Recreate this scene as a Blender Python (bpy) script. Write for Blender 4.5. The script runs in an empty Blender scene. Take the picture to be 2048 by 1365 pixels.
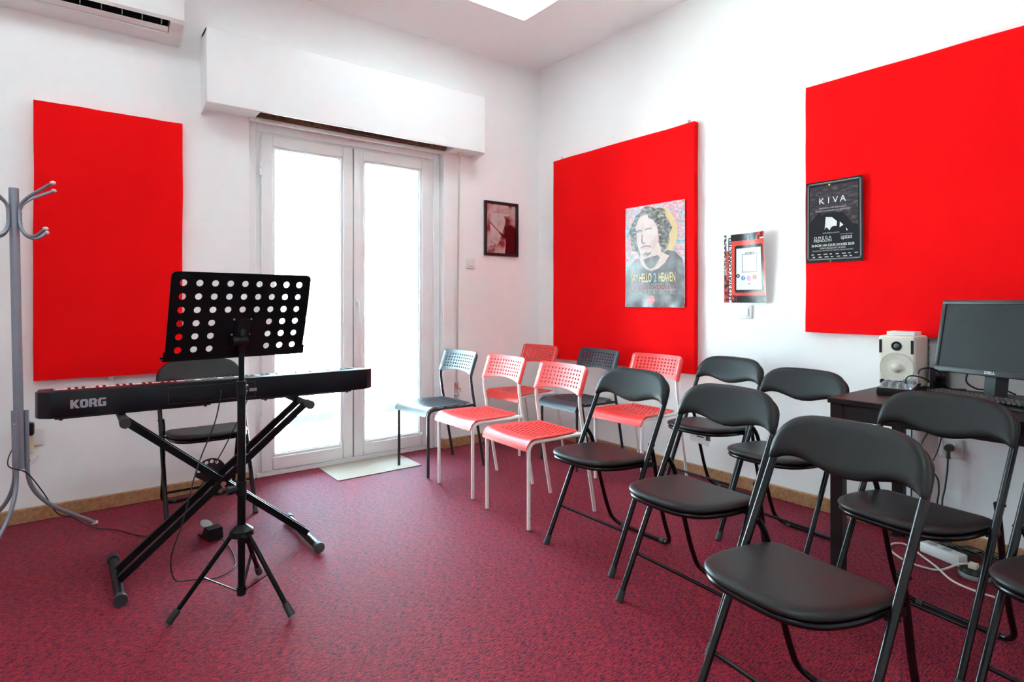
import bpy, bmesh, math, random
from math import sin, cos, pi, radians, sqrt, atan2
from mathutils import Vector, Matrix, noise
from mathutils.geometry import delaunay_2d_cdt

random.seed(7)
SC = bpy.context.scene
COL = SC.collection

# ------------------------------------------------------------------ camera
YAW = radians(52.7028)
CAM = (-3.2537, -3.8893, 1.13)
cd = bpy.data.cameras.new('camera')
cd.sensor_width = 36.0
cd.lens = 36.0 * 1170.0 / 2048.0
cd.shift_y = -(682.5 - 603.0) / 2048.0
cd.clip_start = 0.02
cam = bpy.data.objects.new('camera', cd)
COL.objects.link(cam)
cam.location = CAM
cam.rotation_euler = (radians(90), 0, YAW - radians(90))
SC.camera = cam

# ------------------------------------------------------------------ view, world, lights
SC.view_settings.view_transform = 'Standard'
SC.view_settings.look = 'None'
SC.view_settings.gamma = 1.0
SC.view_settings.use_curve_mapping = False
SC.view_settings.exposure = 0.28
SC.cycles.use_denoising = True
SC.cycles.max_bounces = 10
SC.cycles.diffuse_bounces = 8
SC.cycles.transparent_max_bounces = 12
SC.cycles.sample_clamp_indirect = 90.0

SKY = 20.0
w = bpy.data.worlds.new('daylight')
w.use_nodes = True
SC.world = w
nt = w.node_tree
bg = nt.nodes['Background']
tc = nt.nodes.new('ShaderNodeTexCoord')
sp = nt.nodes.new('ShaderNodeSeparateXYZ')
rp = nt.nodes.new('ShaderNodeValToRGB')
nt.links.new(tc.outputs['Generated'], sp.inputs[0])
nt.links.new(sp.outputs['Z'], rp.inputs[0])
nt.links.new(rp.outputs[0], bg.inputs[0])
rp.color_ramp.elements[0].position = 0.0
rp.color_ramp.elements[0].color = (0.68, 0.93, 1.0, 1)
rp.color_ramp.elements[1].position = 0.9
rp.color_ramp.elements[1].color = (0.50, 0.76, 1.0, 1)
bg.inputs[1].default_value = SKY

# guides the sampling of daylight through the glazed door
pl = bpy.data.lights.new('door_portal', 'AREA')
pl.shape = 'RECTANGLE'
pl.size = 1.5
pl.size_y = 2.4
pl.cycles.is_portal = True
po = bpy.data.objects.new('door_portal', pl)
COL.objects.link(po)
po.location = (-1.65, 0.24, 1.15)
po.rotation_euler = (radians(-90), 0, 0)

# high sun over the roof: it only reaches the balcony and the street
sl_ = bpy.data.lights.new('sun', 'SUN')
sl_.energy = 340.0
sl_.color = (0.80, 0.95, 1.0)
sl_.angle = radians(1.0)
so_ = bpy.data.objects.new('sun', sl_)
COL.objects.link(so_)
so_.rotation_euler = (radians(14), 0, radians(0))

H = 3.119
WX0, WY0 = -4.9, -5.9      # far sides of the room behind the camera

def ceiling_glow(x, y, sx, sy, power):
    l = bpy.data.lights.new('ceiling_panel_glow', 'AREA')
    l.shape = 'RECTANGLE'; l.size = sx; l.size_y = sy; l.energy = power
    l.color = (0.70, 0.95, 1.0)
    o = bpy.data.objects.new('ceiling_panel_glow', l)
    COL.objects.link(o); o.location = (x, y, H - 0.016)
    return o

# ------------------------------------------------------------------ materials
def mat(name, col, rough=0.5, metal=0.0, spec=0.5, coat=0.0, emit=None, estr=1.0,
        bump=None, var=None, sheen=0.0, alpha=1.0):
    m = bpy.data.materials.new(name)
    m.use_nodes = True
    n = m.node_tree.nodes; l = m.node_tree.links
    b = n['Principled BSDF']
    b.inputs['Base Color'].default_value = (*col, 1)
    b.inputs['Roughness'].default_value = rough
    b.inputs['Metallic'].default_value = metal
    b.inputs['Specular IOR Level'].default_value = spec
    b.inputs['Coat Weight'].default_value = coat
    b.inputs['Coat Roughness'].default_value = 0.1
    b.inputs['Sheen Weight'].default_value = sheen
    if emit:
        b.inputs['Emission Color'].default_value = (*emit, 1)
        b.inputs['Emission Strength'].default_value = estr
    t = None
    if bump or var:
        t = n.new('ShaderNodeTexCoord')
    if var:        # (scale, colour2, low, high)
        nz = n.new('ShaderNodeTexNoise'); nz.inputs['Scale'].default_value = var[0]
        nz.inputs['Detail'].default_value = 6
        l.new(t.outputs['Object'], nz.inputs['Vector'])
        r = n.new('ShaderNodeValToRGB')
        r.color_ramp.elements[0].position = var[2]; r.color_ramp.elements[0].color = (*col, 1)
        r.color_ramp.elements[1].position = var[3]; r.color_ramp.elements[1].color = (*var[1], 1)
        l.new(nz.outputs['Fac'], r.inputs[0]); l.new(r.outputs[0], b.inputs['Base Color'])
    if bump:       # (scale, strength, distance)
        nz = n.new('ShaderNodeTexNoise'); nz.inputs['Scale'].default_value = bump[0]
        nz.inputs['Detail'].default_value = 4
        l.new(t.outputs['Object'], nz.inputs['Vector'])
        bp = n.new('ShaderNodeBump'); bp.inputs['Strength'].default_value = bump[1]
        bp.inputs['Distance'].default_value = bump[2]
        l.new(nz.outputs['Fac'], bp.inputs['Height']); l.new(bp.outputs[0], b.inputs['Normal'])
    return m

M = {}
M['wall'] = mat('white_wall_paint', (0.905, 0.905, 0.90), 0.85, spec=0.2, bump=(9, 0.12, 0.01), var=(1.3, (0.885, 0.885, 0.88), 0.4, 0.7))
M['ceiling'] = mat('white_ceiling_paint', (0.94, 0.94, 0.935), 0.85, spec=0.2, bump=(3, 0.1, 0.02))
M['gloss_white'] = mat('white_gloss_paint', (0.87, 0.87, 0.865), 0.35, bump=(20, 0.05, 0.002))
M['pvc'] = mat('white_door_frame', (0.84, 0.84, 0.84), 0.3)
M['seam'] = mat('dark_door_seam', (0.05, 0.05, 0.06), 0.6)
M['spacer'] = mat('grey_glazing_spacer', (0.35, 0.42, 0.47), 0.4)
M['white_plastic'] = mat('white_plastic', (0.82, 0.81, 0.79), 0.35)
M['cream_plastic'] = mat('cream_plastic', (0.78, 0.66, 0.42), 0.4)
M['red_cloth'] = mat('red_panel_cloth', (0.90, 0.006, 0.007), 0.85, spec=0.04, bump=(1200, 0.25, 0.0006), var=(2.5, (0.86, 0.005, 0.007), 0.35, 0.7))
M['vinyl'] = mat('black_vinyl', (0.011, 0.011, 0.0115), 0.42, spec=0.36, bump=(700, 0.12, 0.0004))
M['black_metal'] = mat('black_gloss_metal', (0.004, 0.004, 0.005), 0.24, spec=0.42)
M['black_satin'] = mat('black_satin_metal', (0.004, 0.005, 0.006), 0.38, spec=0.16)
M['rubber'] = mat('dark_grey_rubber', (0.035, 0.035, 0.037), 0.6)
M['black_plastic'] = mat('black_plastic', (0.007, 0.008, 0.009), 0.38, spec=0.25)
M['kb_plastic'] = mat('keyboard_black_plastic', (0.004, 0.006, 0.009), 0.34, spec=0.24, bump=(900, 0.06, 0.0003))
M['key_white'] = mat('white_key', (0.86, 0.86, 0.85), 0.2)
M['key_black'] = mat('black_key', (0.02, 0.015, 0.015), 0.25)
M['logo_grey'] = mat('grey_logo', (0.34, 0.33, 0.38), 0.5)
M['red_plastic'] = mat('red_chair_plastic', (0.80, 0.045, 0.04), 0.36, spec=0.5)
M['dark_plastic'] = mat('anthracite_chair_plastic', (0.030, 0.040, 0.055), 0.36, spec=0.5)
M['white_metal'] = mat('white_chair_metal', (0.84, 0.82, 0.79), 0.35)
M['dark_metal'] = mat('anthracite_chair_metal', (0.020, 0.026, 0.034), 0.35)
M['silver'] = mat('silver_grey_paint', (0.27, 0.30, 0.35), 0.33, metal=0.45)
M['chrome'] = mat('chrome', (0.75, 0.75, 0.76), 0.2, metal=1.0)
M['wood_dark'] = mat('black_brown_wood', (0.012, 0.008, 0.008), 0.40, spec=0.30, bump=(60, 0.1, 0.001))
M['cream_speaker'] = mat('cream_speaker_paint', (0.70, 0.64, 0.56), 0.5, bump=(400, 0.1, 0.0004))
M['cone'] = mat('cream_speaker_cone', (0.62, 0.58, 0.48), 0.35, var=(60, (0.66, 0.62, 0.55), 0.4, 0.6))
M['dark_hole'] = mat('dark_recess', (0.006, 0.006, 0.006), 0.8)
M['grey_knob'] = mat('grey_knob', (0.30, 0.33, 0.35), 0.45)
M['mixer_top'] = mat('mixer_grey_top', (0.22, 0.23, 0.24), 0.4)
M['blue_led'] = mat('blue_led', (0.05, 0.2, 1.0), 0.3, emit=(0.08, 0.3, 1.0), estr=6)
M['screen'] = mat('matte_black_screen', (0.028, 0.029, 0.030), 0.42, spec=0.2)
M['cable_black'] = mat('black_cable', (0.012, 0.012, 0.013), 0.45)
M['cable_white'] = mat('cream_cable', (0.70, 0.62, 0.50), 0.5)
M['paper_white'] = mat('white_paper', (0.66, 0.66, 0.66), 0.5, spec=0.3)
M['ink_black'] = mat('black_ink', (0.02, 0.02, 0.022), 0.3)
M['ink_white'] = mat('white_ink', (0.62, 0.62, 0.62), 0.45, spec=0.3)
M['ink_grey'] = mat('grey_ink', (0.42, 0.41, 0.41), 0.4)
M['ink_red'] = mat('red_ink', (0.80, 0.05, 0.035), 0.3)
M['brown_wood'] = mat('raw_brown_wood', (0.24, 0.11, 0.06), 0.8, var=(40, (0.10, 0.05, 0.03), 0.4, 0.6))
M['rivet'] = mat('pale_rivet', (0.5, 0.48, 0.47), 0.4, metal=0.3)
M['strap'] = mat('grey_green_strap', (0.50, 0.54, 0.48), 0.8)
M['pin_yellow'] = mat('yellow_pin', (0.85, 0.50, 0.05), 0.3)
M['pin_green'] = mat('green_pin', (0.02, 0.35, 0.22), 0.3)

def glass_mat():
    m = bpy.data.materials.new('clear_glass'); m.use_nodes = True
    n = m.node_tree.nodes; l = m.node_tree.links
    n.clear()
    o = n.new('ShaderNodeOutputMaterial'); mx = n.new('ShaderNodeMixShader')
    t = n.new('ShaderNodeBsdfTransparent'); g = n.new('ShaderNodeBsdfGlossy')
    f = n.new('ShaderNodeFresnel'); f.inputs[0].default_value = 1.3
    g.inputs['Roughness'].default_value = 0.01
    t.inputs[0].default_value = (0.96, 0.99, 0.985, 1)
    l.new(f.outputs[0], mx.inputs[0]); l.new(t.outputs[0], mx.inputs[1]); l.new(g.outputs[0], mx.inputs[2])
    l.new(mx.outputs[0], o.inputs[0])
    return m
M['glass'] = glass_mat()

def carpet_mat():
    m = bpy.data.materials.new('red_heather_carpet'); m.use_nodes = True
    n = m.node_tree.nodes; l = m.node_tree.links; b = n['Principled BSDF']
    t = n.new('ShaderNodeTexCoord')
    mp = n.new('ShaderNodeMapping'); mp.inputs['Scale'].default_value = (0.62, 2.8, 1)
    mp.inputs['Rotation'].default_value = (0, 0, radians(8))
    l.new(t.outputs['Object'], mp.inputs[0])
    def nz(scale, det, src=mp, rough=0.6):
        x = n.new('ShaderNodeTexNoise'); x.inputs['Scale'].default_value = scale
        x.inputs['Detail'].default_value = det; x.inputs['Roughness'].default_value = rough
        l.new(src.outputs[0], x.inputs['Vector']); return x
    a = nz(70, 6, rough=0.75); c = nz(330, 2); d = nz(14, 3)
    r1 = n.new('ShaderNodeValToRGB')
    r1.color_ramp.elements[0].position = 0.40; r1.color_ramp.elements[0].color = (0.026, 0.010, 0.028, 1)
    r1.color_ramp.elements[1].position = 0.58; r1.color_ramp.elements[1].color = (0.52, 0.032, 0.042, 1)
    q = r1.color_ramp.elements.new(0.47); q.color = (0.23, 0.020, 0.044, 1)
    l.new(a.outputs['Fac'], r1.inputs[0])
    r2 = n.new('ShaderNodeValToRGB')
    r2.color_ramp.elements[0].position = 0.40; r2.color_ramp.elements[0].color = (0.16, 0.22, 0.34, 1)
    r2.color_ramp.elements[1].position = 0.54; r2.color_ramp.elements[1].color = (1.22, 1.15, 1.1, 1)
    l.new(c.outputs['Fac'], r2.inputs[0])
    m1 = n.new('ShaderNodeMix'); m1.data_type = 'RGBA'; m1.blend_type = 'MULTIPLY'; m1.inputs[0].default_value = 1.0
    l.new(r1.outputs[0], m1.inputs[6]); l.new(r2.outputs[0], m1.inputs[7])
    r3 = n.new('ShaderNodeValToRGB')
    r3.color_ramp.elements[0].position = 0.3; r3.color_ramp.elements[0].color = (0.78, 0.86, 1.0, 1)
    r3.color_ramp.elements[1].position = 0.7; r3.color_ramp.elements[1].color = (1.12, 1.0, 0.95, 1)
    l.new(d.outputs['Fac'], r3.inputs[0])
    m2 = n.new('ShaderNodeMix'); m2.data_type = 'RGBA'; m2.blend_type = 'MULTIPLY'; m2.inputs[0].default_value = 0.8
    l.new(m1.outputs[2], m2.inputs[6]); l.new(r3.outputs[0], m2.inputs[7])
    l.new(m2.outputs[2], b.inputs['Base Color'])
    b.inputs['Roughness'].default_value = 0.58
    b.inputs['Specular IOR Level'].default_value = 0.04
    bp = n.new('ShaderNodeBump'); bp.inputs['Strength'].default_value = 0.5; bp.inputs['Distance'].default_value = 0.004
    l.new(c.outputs['Fac'], bp.inputs['Height']); l.new(bp.outputs[0], b.inputs['Normal'])
    # synthetic fibres gleam at grazing angles
    gl = n.new('ShaderNodeBsdfGlossy'); gl.inputs['Color'].default_value = (0.50, 0.80, 1.0, 1)
    gl.inputs['Roughness'].default_value = 0.5
    l.new(bp.outputs[0], gl.inputs['Normal'])
    lw = n.new('ShaderNodeLayerWeight'); lw.inputs[0].default_value = 0.5
    pw = n.new('ShaderNodeMath'); pw.operation = 'POWER'; pw.inputs[1].default_value = 4.2
    l.new(lw.outputs['Facing'], pw.inputs[0])
    ml = n.new('ShaderNodeMath'); ml.operation = 'MULTIPLY'; ml.inputs[1].default_value = 0.17
    l.new(pw.outputs[0], ml.inputs[0])
    mx = n.new('ShaderNodeMixShader')
    l.new(ml.outputs[0], mx.inputs[0]); l.new(b.outputs[0], mx.inputs[1]); l.new(gl.outputs[0], mx.inputs[2])
    l.new(mx.outputs[0], n['Material Output'].inputs[0])
    return m
M['carpet'] = carpet_mat()

def terrazzo(name, c1, c2, speck):
    m = bpy.data.materials.new(name); m.use_nodes = True
    n = m.node_tree.nodes; l = m.node_tree.links; b = n['Principled BSDF']
    t = n.new('ShaderNodeTexCoord')
    a = n.new('ShaderNodeTexNoise'); a.inputs['Scale'].default_value = 60; a.inputs['Detail'].default_value = 8
    l.new(t.outputs['Object'], a.inputs['Vector'])
    v = n.new('ShaderNodeTexVoronoi'); v.inputs['Scale'].default_value = 130
    l.new(t.outputs['Object'], v.inputs['Vector'])
    r = n.new('ShaderNodeValToRGB')
    r.color_ramp.elements[0].position = 0.35; r.color_ramp.elements[0].color = (*c1, 1)
    r.color_ramp.elements[1].position = 0.7; r.color_ramp.elements[1].color = (*c2, 1)
    l.new(a.outputs['Fac'], r.inputs[0])
    s = n.new('ShaderNodeValToRGB')
    s.color_ramp.elements[0].position = 0.08; s.color_ramp.elements[0].color = (1, 1, 1, 1)
    s.color_ramp.elements[1].position = 0.16; s.color_ramp.elements[1].color = (0, 0, 0, 1)
    l.new(v.outputs['Distance'], s.inputs[0])
    mx = n.new('ShaderNodeMix'); mx.data_type = 'RGBA'
    l.new(s.outputs[0], mx.inputs[0]); l.new(r.outputs[0], mx.inputs[6]); mx.inputs[7].default_value = (*speck, 1)
    l.new(mx.outputs[2], b.inputs['Base Color']); b.inputs['Roughness'].default_value = 0.5
    return m
M['terrazzo'] = terrazzo('ochre_terrazzo', (0.36, 0.17, 0.07), (0.52, 0.29, 0.14), (0.66, 0.48, 0.30))

def mat_weave():
    m = bpy.data.materials.new('beige_woven_mat'); m.use_nodes = True
    n = m.node_tree.nodes; l = m.node_tree.links; b = n['Principled BSDF']
    t = n.new('ShaderNodeTexCoord')
    ws = []
    for ax, sc in (('X', 38), ('Y', 45)):
        wv = n.new('ShaderNodeTexWave'); wv.bands_direction = ax; wv.inputs['Scale'].default_value = sc
        wv.inputs['Distortion'].default_value = 0.6
        l.new(t.outputs['Object'], wv.inputs['Vector']); ws.append(wv)
    mu = n.new('ShaderNodeMath'); mu.operation = 'MULTIPLY'
    l.new(ws[0].outputs['Fac'], mu.inputs[0]); l.new(ws[1].outputs['Fac'], mu.inputs[1])
    r = n.new('ShaderNodeValToRGB')
    r.color_ramp.elements[0].color = (0.36, 0.29, 0.23, 1); r.color_ramp.elements[1].color = (0.66, 0.58, 0.50, 1)
    r.color_ramp.elements[1].position = 0.5
    l.new(mu.outputs[0], r.inputs[0]); l.new(r.outputs[0], b.inputs['Base Color'])
    bp = n.new('ShaderNodeBump'); bp.inputs['Strength'].default_value = 0.6; bp.inputs['Distance'].default_value = 0.003
    l.new(mu.outputs[0], bp.inputs['Height']); l.new(bp.outputs[0], b.inputs['Normal'])
    b.inputs['Roughness'].default_value = 0.75
    return m
M['weave'] = mat_weave()

def patch_mat(name, cols, scale, rough=0.3, stretch=(1, 1, 1), detail=3):
    """noise thresholds between several printed ink colours"""
    m = bpy.data.materials.new(name); m.use_nodes = True
    n = m.node_tree.nodes; l = m.node_tree.links; b = n['Principled BSDF']
    t = n.new('ShaderNodeTexCoord'); mp = n.new('ShaderNodeMapping'); mp.inputs['Scale'].default_value = stretch
    l.new(t.outputs['Object'], mp.inputs[0])
    a = n.new('ShaderNodeTexNoise'); a.inputs['Scale'].default_value = scale; a.inputs['Detail'].default_value = detail
    l.new(mp.outputs[0], a.inputs['Vector'])
    r = n.new('ShaderNodeValToRGB')
    lo, hi = 0.33, 0.67
    for i, c in enumerate(cols):
        p = lo + (hi - lo) * i / (len(cols) - 1)
        if i < 2:
            e = r.color_ramp.elements[i]; e.position = p
        else:
            e = r.color_ramp.elements.new(p)
        e.color = (*c, 1)
    l.new(a.outputs['Fac'], r.inputs[0]); l.new(r.outputs[0], b.inputs['Base Color'])
    b.inputs['Roughness'].default_value = rough
    return m

# ------------------------------------------------------------------ mesh helpers
def tag(o, label=None, cat=None, group=None, kind=None):
    if label: o['label'] = label
    if cat: o['category'] = cat
    if group: o['group'] = group
    if kind: o['kind'] = kind
    return o

def thing(name, label, cat, loc=(0, 0, 0), rot=(0, 0, 0), group=None):
    o = bpy.data.objects.new(name, None); COL.objects.link(o)
    o.empty_display_size = 0.1
    o.location = loc; o.rotation_euler = rot
    return tag(o, label, cat, group)

def obj(name, bm, m, parent=None, smooth=False, angle=40):
    me = bpy.data.meshes.new(name)
    bmesh.ops.recalc_face_normals(bm, faces=bm.faces[:])
    bm.to_mesh(me); bm.free()
    if smooth:
        for p in me.polygons: p.use_smooth = True
        try: me.set_sharp_from_angle(angle=radians(angle))
        except Exception: pass
    me.materials.append(m if not isinstance(m, str) else M[m])
    o = bpy.data.objects.new(name, me); COL.objects.link(o)
    if parent is not None: o.parent = parent
    return o

def B(): return bmesh.new()

def box(bm, x0, x1, y0, y1, z0, z1, bev=0.0, seg=2, mtx=None):
    r = bmesh.ops.create_cube(bm, size=1.0)
    vs = r['verts']
    for v in vs:
        v.co = Vector(((x0 + x1) / 2 + v.co.x * (x1 - x0), (y0 + y1) / 2 + v.co.y * (y1 - y0), (z0 + z1) / 2 + v.co.z * (z1 - z0)))
    if bev > 0:
        es = {e for v in vs for e in v.link_edges}
        r2 = bmesh.ops.bevel(bm, geom=list(es), offset=bev, segments=seg, affect='EDGES', profile=0.5)
        vs = list({v for f in r2['faces'] for v in f.verts} | {v for v in vs if v.is_valid})
    if mtx is not None:
        bmesh.ops.transform(bm, matrix=mtx, verts=vs)
    return vs

def boxo(name, x0, x1, y0, y1, z0, z1, m, parent=None, bev=0.0, seg=2):
    bm = B(); box(bm, x0, x1, y0, y1, z0, z1, bev, seg)
    return obj(name, bm, m, parent, smooth=bev > 0)

def cyl(bm, p0, p1, r0, r1=None, seg=20, cap=True):
    if r1 is None: r1 = r0
    p0 = Vector(p0); p1 = Vector(p1); ax = (p1 - p0).normalized()
    up = Vector((0, 0, 1)) if abs(ax.z) < 0.95 else Vector((1, 0, 0))
    a = ax.cross(up).normalized(); b = ax.cross(a)
    rings = []
    for p, r in ((p0, r0), (p1, r1)):
        rings.append([bm.verts.new(p + (a * cos(2 * pi * i / seg) + b * sin(2 * pi * i / seg)) * r) for i in range(seg)])
    for i in range(seg):
        bm.faces.new((rings[0][i], rings[0][(i + 1) % seg], rings[1][(i + 1) % seg], rings[1][i]))
    if cap:
        bm.faces.new(rings[0]); bm.faces.new(rings[1][::-1])

def fillet(pts, r, n=6):
    """round the corners of a polyline"""
    P = [Vector(p) for p in pts]
    out = [P[0]]
    for i in range(1, len(P) - 1):
        a = P[i - 1] - P[i]; b = P[i + 1] - P[i]
        la, lb = a.length, b.length
        rr = min(r, la * 0.49, lb * 0.49)
        a0 = P[i] + a.normalized() * rr; b0 = P[i] + b.normalized() * rr
        for k in range(n + 1):
            t = k / n
            out.append(a0 * (1 - t) ** 2 + P[i] * 2 * t * (1 - t) + b0 * t ** 2)
    out.append(P[-1])
    return out

def spline(pts, n=8):
    P = [Vector(p) for p in pts]
    P = [P[0] * 2 - P[1]] + P + [P[-1] * 2 - P[-2]]
    out = []
    for i in range(1, len(P) - 2):
        for k in range(n):
            t = k / n
            out.append(0.5 * ((2 * P[i]) + (P[i + 1] - P[i - 1]) * t + (2 * P[i - 1] - 5 * P[i] + 4 * P[i + 1] - P[i + 2]) * t * t
                              + (3 * P[i] - P[i - 1] - 3 * P[i + 1] + P[i + 2]) * t ** 3))
    out.append(P[-2])
    return out

def tube(bm, pts, r, seg=12, closed=False, cap=True, sx=1.0, sy=1.0, up=None):
    P = [Vector(p) for p in pts]; n = len(P)
    rings = []; a = None
    for i in range(n):
        if closed: d = P[(i + 1) % n] - P[i - 1]
        else: d = P[min(i + 1, n - 1)] - P[max(i - 1, 0)]
        d.normalize()
        if a is None:
            u = Vector(up) if up else (Vector((0, 0, 1)) if abs(d.z) < 0.9 else Vector((0, 1, 0)))
            a = (u - d * u.dot(d)).normalized()
        else:
            a = (a - d * a.dot(d)).normalized()
        b = d.cross(a)
        rings.append([bm.verts.new(P[i] + a * cos(2 * pi * k / seg) * r * sx + b * sin(2 * pi * k / seg) * r * sy) for k in range(seg)])
    m = n if closed else n - 1
    for i in range(m):
        A, C = rings[i], rings[(i + 1) % n]
        for k in range(seg):
            bm.faces.new((A[k], A[(k + 1) % seg], C[(k + 1) % seg], C[k]))
    if cap and not closed:
        bm.faces.new(rings[0][::-1]); bm.faces.new(rings[-1])

def tubeo(name, pts, r, m, parent=None, **k):
    bm = B(); tube(bm, pts, r, **k)
    return obj(name, bm, m, parent, smooth=True)

def sqbar(bm, p0, p1, w, h, side=(0, 1, 0)):
    p0 = Vector(p0); p1 = Vector(p1); d = (p1 - p0).normalized()
    s = Vector(side); s = (s - d * s.dot(d)).normalized(); t = d.cross(s)
    R = []
    for p in (p0, p1):
        R.append([bm.verts.new(p + s * (w / 2) * i + t * (h / 2) * j) for i, j in ((-1, -1), (1, -1), (1, 1), (-1, 1))])
    for k in range(4):
        bm.faces.new((R[0][k], R[0][(k + 1) % 4], R[1][(k + 1) % 4], R[1][k]))
    bm.faces.new(R[0]); bm.faces.new(R[1][::-1])

def ball(bm, c, r, sx=1, sy=1, sz=1, u=16, v=10):
    mt = Matrix.Translation(c) @ Matrix.Diagonal((sx, sy, sz, 1))
    bmesh.ops.create_uvsphere(bm, u_segments=u, v_segments=v, radius=r, matrix=mt)

def lathe(bm, prof, c=(0, 0, 0), seg=32, axis='z'):
    """prof: (radius, height) list"""
    rings = []
    for r, h in prof:
        ring = []
        for k in range(seg):
            a = 2 * pi * k / seg
            x, y, z = r * cos(a), r * sin(a), h
            if axis == 'y': x, y, z = x, h, z if False else r * sin(a)
            ring.append(bm.verts.new((c[0] + x, c[1] + y, c[2] + z)))
        rings.append(ring)
    for A, C in zip(rings, rings[1:]):
        for k in range(seg):
            bm.faces.new((A[k], A[(k + 1) % seg], C[(k + 1) % seg], C[k]))
    bm.faces.new(rings[0]); bm.faces.new(rings[-1][::-1])

def rrect(x0, x1, y0, y1, r, n=6):
    """rounded rectangle outline, counter-clockwise; r a number or (bl, br, tr, tl)"""
    if not isinstance(r, (tuple, list)): r = (r,) * 4
    out = []
    for (cx, cy, a0, rr) in ((x0 + r[0], y0 + r[0], 180, r[0]), (x1 - r[1], y0 + r[1], 270, r[1]),
                             (x1 - r[2], y1 - r[2], 0, r[2]), (x0 + r[3], y1 - r[3], 90, r[3])):
        if rr <= 1e-6:
            out.append((cx, cy)); continue
        for k in range(n + 1):
            a = radians(a0 + 90 * k / n)
            out.append((cx + rr * cos(a), cy + rr * sin(a)))
    return out

def circle(cx, cy, r, n=12, ry=None):
    ry = r if ry is None else ry
    return [(cx + r * cos(2 * pi * k / n), cy + ry * sin(2 * pi * k / n)) for k in range(n)]

def resample(pts, step):
    out = []
    n = len(pts)
    for i in range(n):
        a = Vector(pts[i]); b = Vector(pts[(i + 1) % n]); L = (b - a).length
        if L < 1e-7: continue
        m = max(1, int(math.ceil(L / step)))
        for k in range(m): out.append(tuple(a.lerp(b, k / m)))
    return out

def cdt(outline, holes=(), extra=()):
    vs = []; es = []; fs = []
    def loop(p):
        b = len(vs); vs.extend(Vector((q[0], q[1])) for q in p); idx = list(range(b, b + len(p)))
        fs.append(idx)
    loop(outline)
    for h in holes: loop(h[::-1])
    for e in extra: vs.append(Vector(e))
    r = delaunay_2d_cdt(vs, es, fs, 2 if holes else 1, 1e-6)
    return r[0], r[2]

def inside(p, poly):
    c = False; n = len(poly); x, y = p
    for i in range(n):
        x1, y1 = poly[i]; x2, y2 = poly[i - 1]
        if (y1 > y) != (y2 > y) and x < (x2 - x1) * (y - y1) / (y2 - y1) + x1: c = not c
    return c

def edge_dist(p, poly):
    P = Vector(p); best = 1e9; n = len(poly)
    for i in range(n):
        a = Vector(poly[i]); b = Vector(poly[(i + 1) % n]); ab = b - a
        t = max(0, min(1, (P - a).dot(ab) / max(ab.length_squared, 1e-12)))
        d = (P - (a + ab * t)).length
        if d < best: best = d
    return best

def grid_pts(outline, step, margin, holes=()):
    xs = [p[0] for p in outline]; ys = [p[1] for p in outline]; out = []
    nx = int((max(xs) - min(xs)) / step); ny = int((max(ys) - min(ys)) / step)
    for i in range(1, nx + 1):
        for j in range(1, ny + 1):
            p = (min(xs) + (i - 0.5 + 0.07 * (j % 2)) * (max(xs) - min(xs)) / max(nx, 1), min(ys) + (j - 0.5) * (max(ys) - min(ys)) / max(ny, 1))
            if inside(p, outline) and edge_dist(p, outline) > margin and not any(inside(p, h) or edge_dist(p, h) < margin * 0.6 for h in holes):
                out.append(p)
    return out

def plate(bm, outline, fn, thick, holes=(), step=None, margin=0.004):
    """bent sheet with holes. fn(u, v, d) -> point, d = offset along the sheet's normal"""
    extra = grid_pts(outline, step, margin, holes) if step else []
    vs, fs = cdt(outline, holes, extra)
    if thick <= 0:
        V = [bm.verts.new(fn(v.x, v.y, 0)) for v in vs]
        for f in fs:
            try: bm.faces.new([V[i] for i in f])
            except ValueError: pass
        return
    A = [bm.verts.new(fn(v.x, v.y, thick / 2)) for v in vs]
    C = [bm.verts.new(fn(v.x, v.y, -thick / 2)) for v in vs]
    ec = {}
    for f in fs:
        bm.faces.new([A[i] for i in f]); bm.faces.new([C[i] for i in reversed(f)])
        for k in range(len(f)):
            e = (f[k], f[(k + 1) % len(f)]); ec[e] = 1
    for (a, b) in list(ec):
        if (b, a) not in ec:
            bm.faces.new((A[b], A[a], C[a], C[b]))

def cushion(bm, outline, fn, tf, tb, r, step=0.022):
    """puffed pad: thickness grows from the outline inward"""
    out = resample(outline, step)
    extra = []
    n = len(out)
    ctr = Vector((sum(p[0] for p in out) / n, sum(p[1] for p in out) / n))
    area = sum(out[i - 1][0] * out[i][1] - out[i][0] * out[i - 1][1] for i in range(n))
    sg = 1 if area > 0 else -1
    for fr in (0.07, 0.22, 0.45, 0.72, 1.0):
        d = r * fr
        for i in range(n):
            a = Vector(out[i - 1]); b = Vector(out[(i + 1) % n]); t = (b - a).normalized()
            nn = Vector((-t.y, t.x)) * sg
            p = Vector(out[i]) + nn * d
            if inside(p, out) and edge_dist(p, out) > d * 0.93:
                extra.append(tuple(p))
    for p in grid_pts(out, step * 1.2, r * 1.15): extra.append(p)
    vs, fs = cdt(out, (), extra)
    A = []; C = []
    for v in vs:
        d = min(1.0, edge_dist(v, out) / r)
        k = sqrt(max(0.0, 1 - (1 - d) ** 2))
        A.append(bm.verts.new(fn(v.x, v.y, tf * k + 0.0015))); C.append(bm.verts.new(fn(v.x, v.y, -tb * k - 0.0015)))
    ec = {}
    for f in fs:
        bm.faces.new([A[i] for i in f]); bm.faces.new([C[i] for i in reversed(f)])
        for k in range(len(f)): ec[(f[k], f[(k + 1) % len(f)])] = 1
    for (a, b) in list(ec):
        if (b, a) not in ec: bm.faces.new((A[b], A[a], C[a], C[b]))

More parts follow.
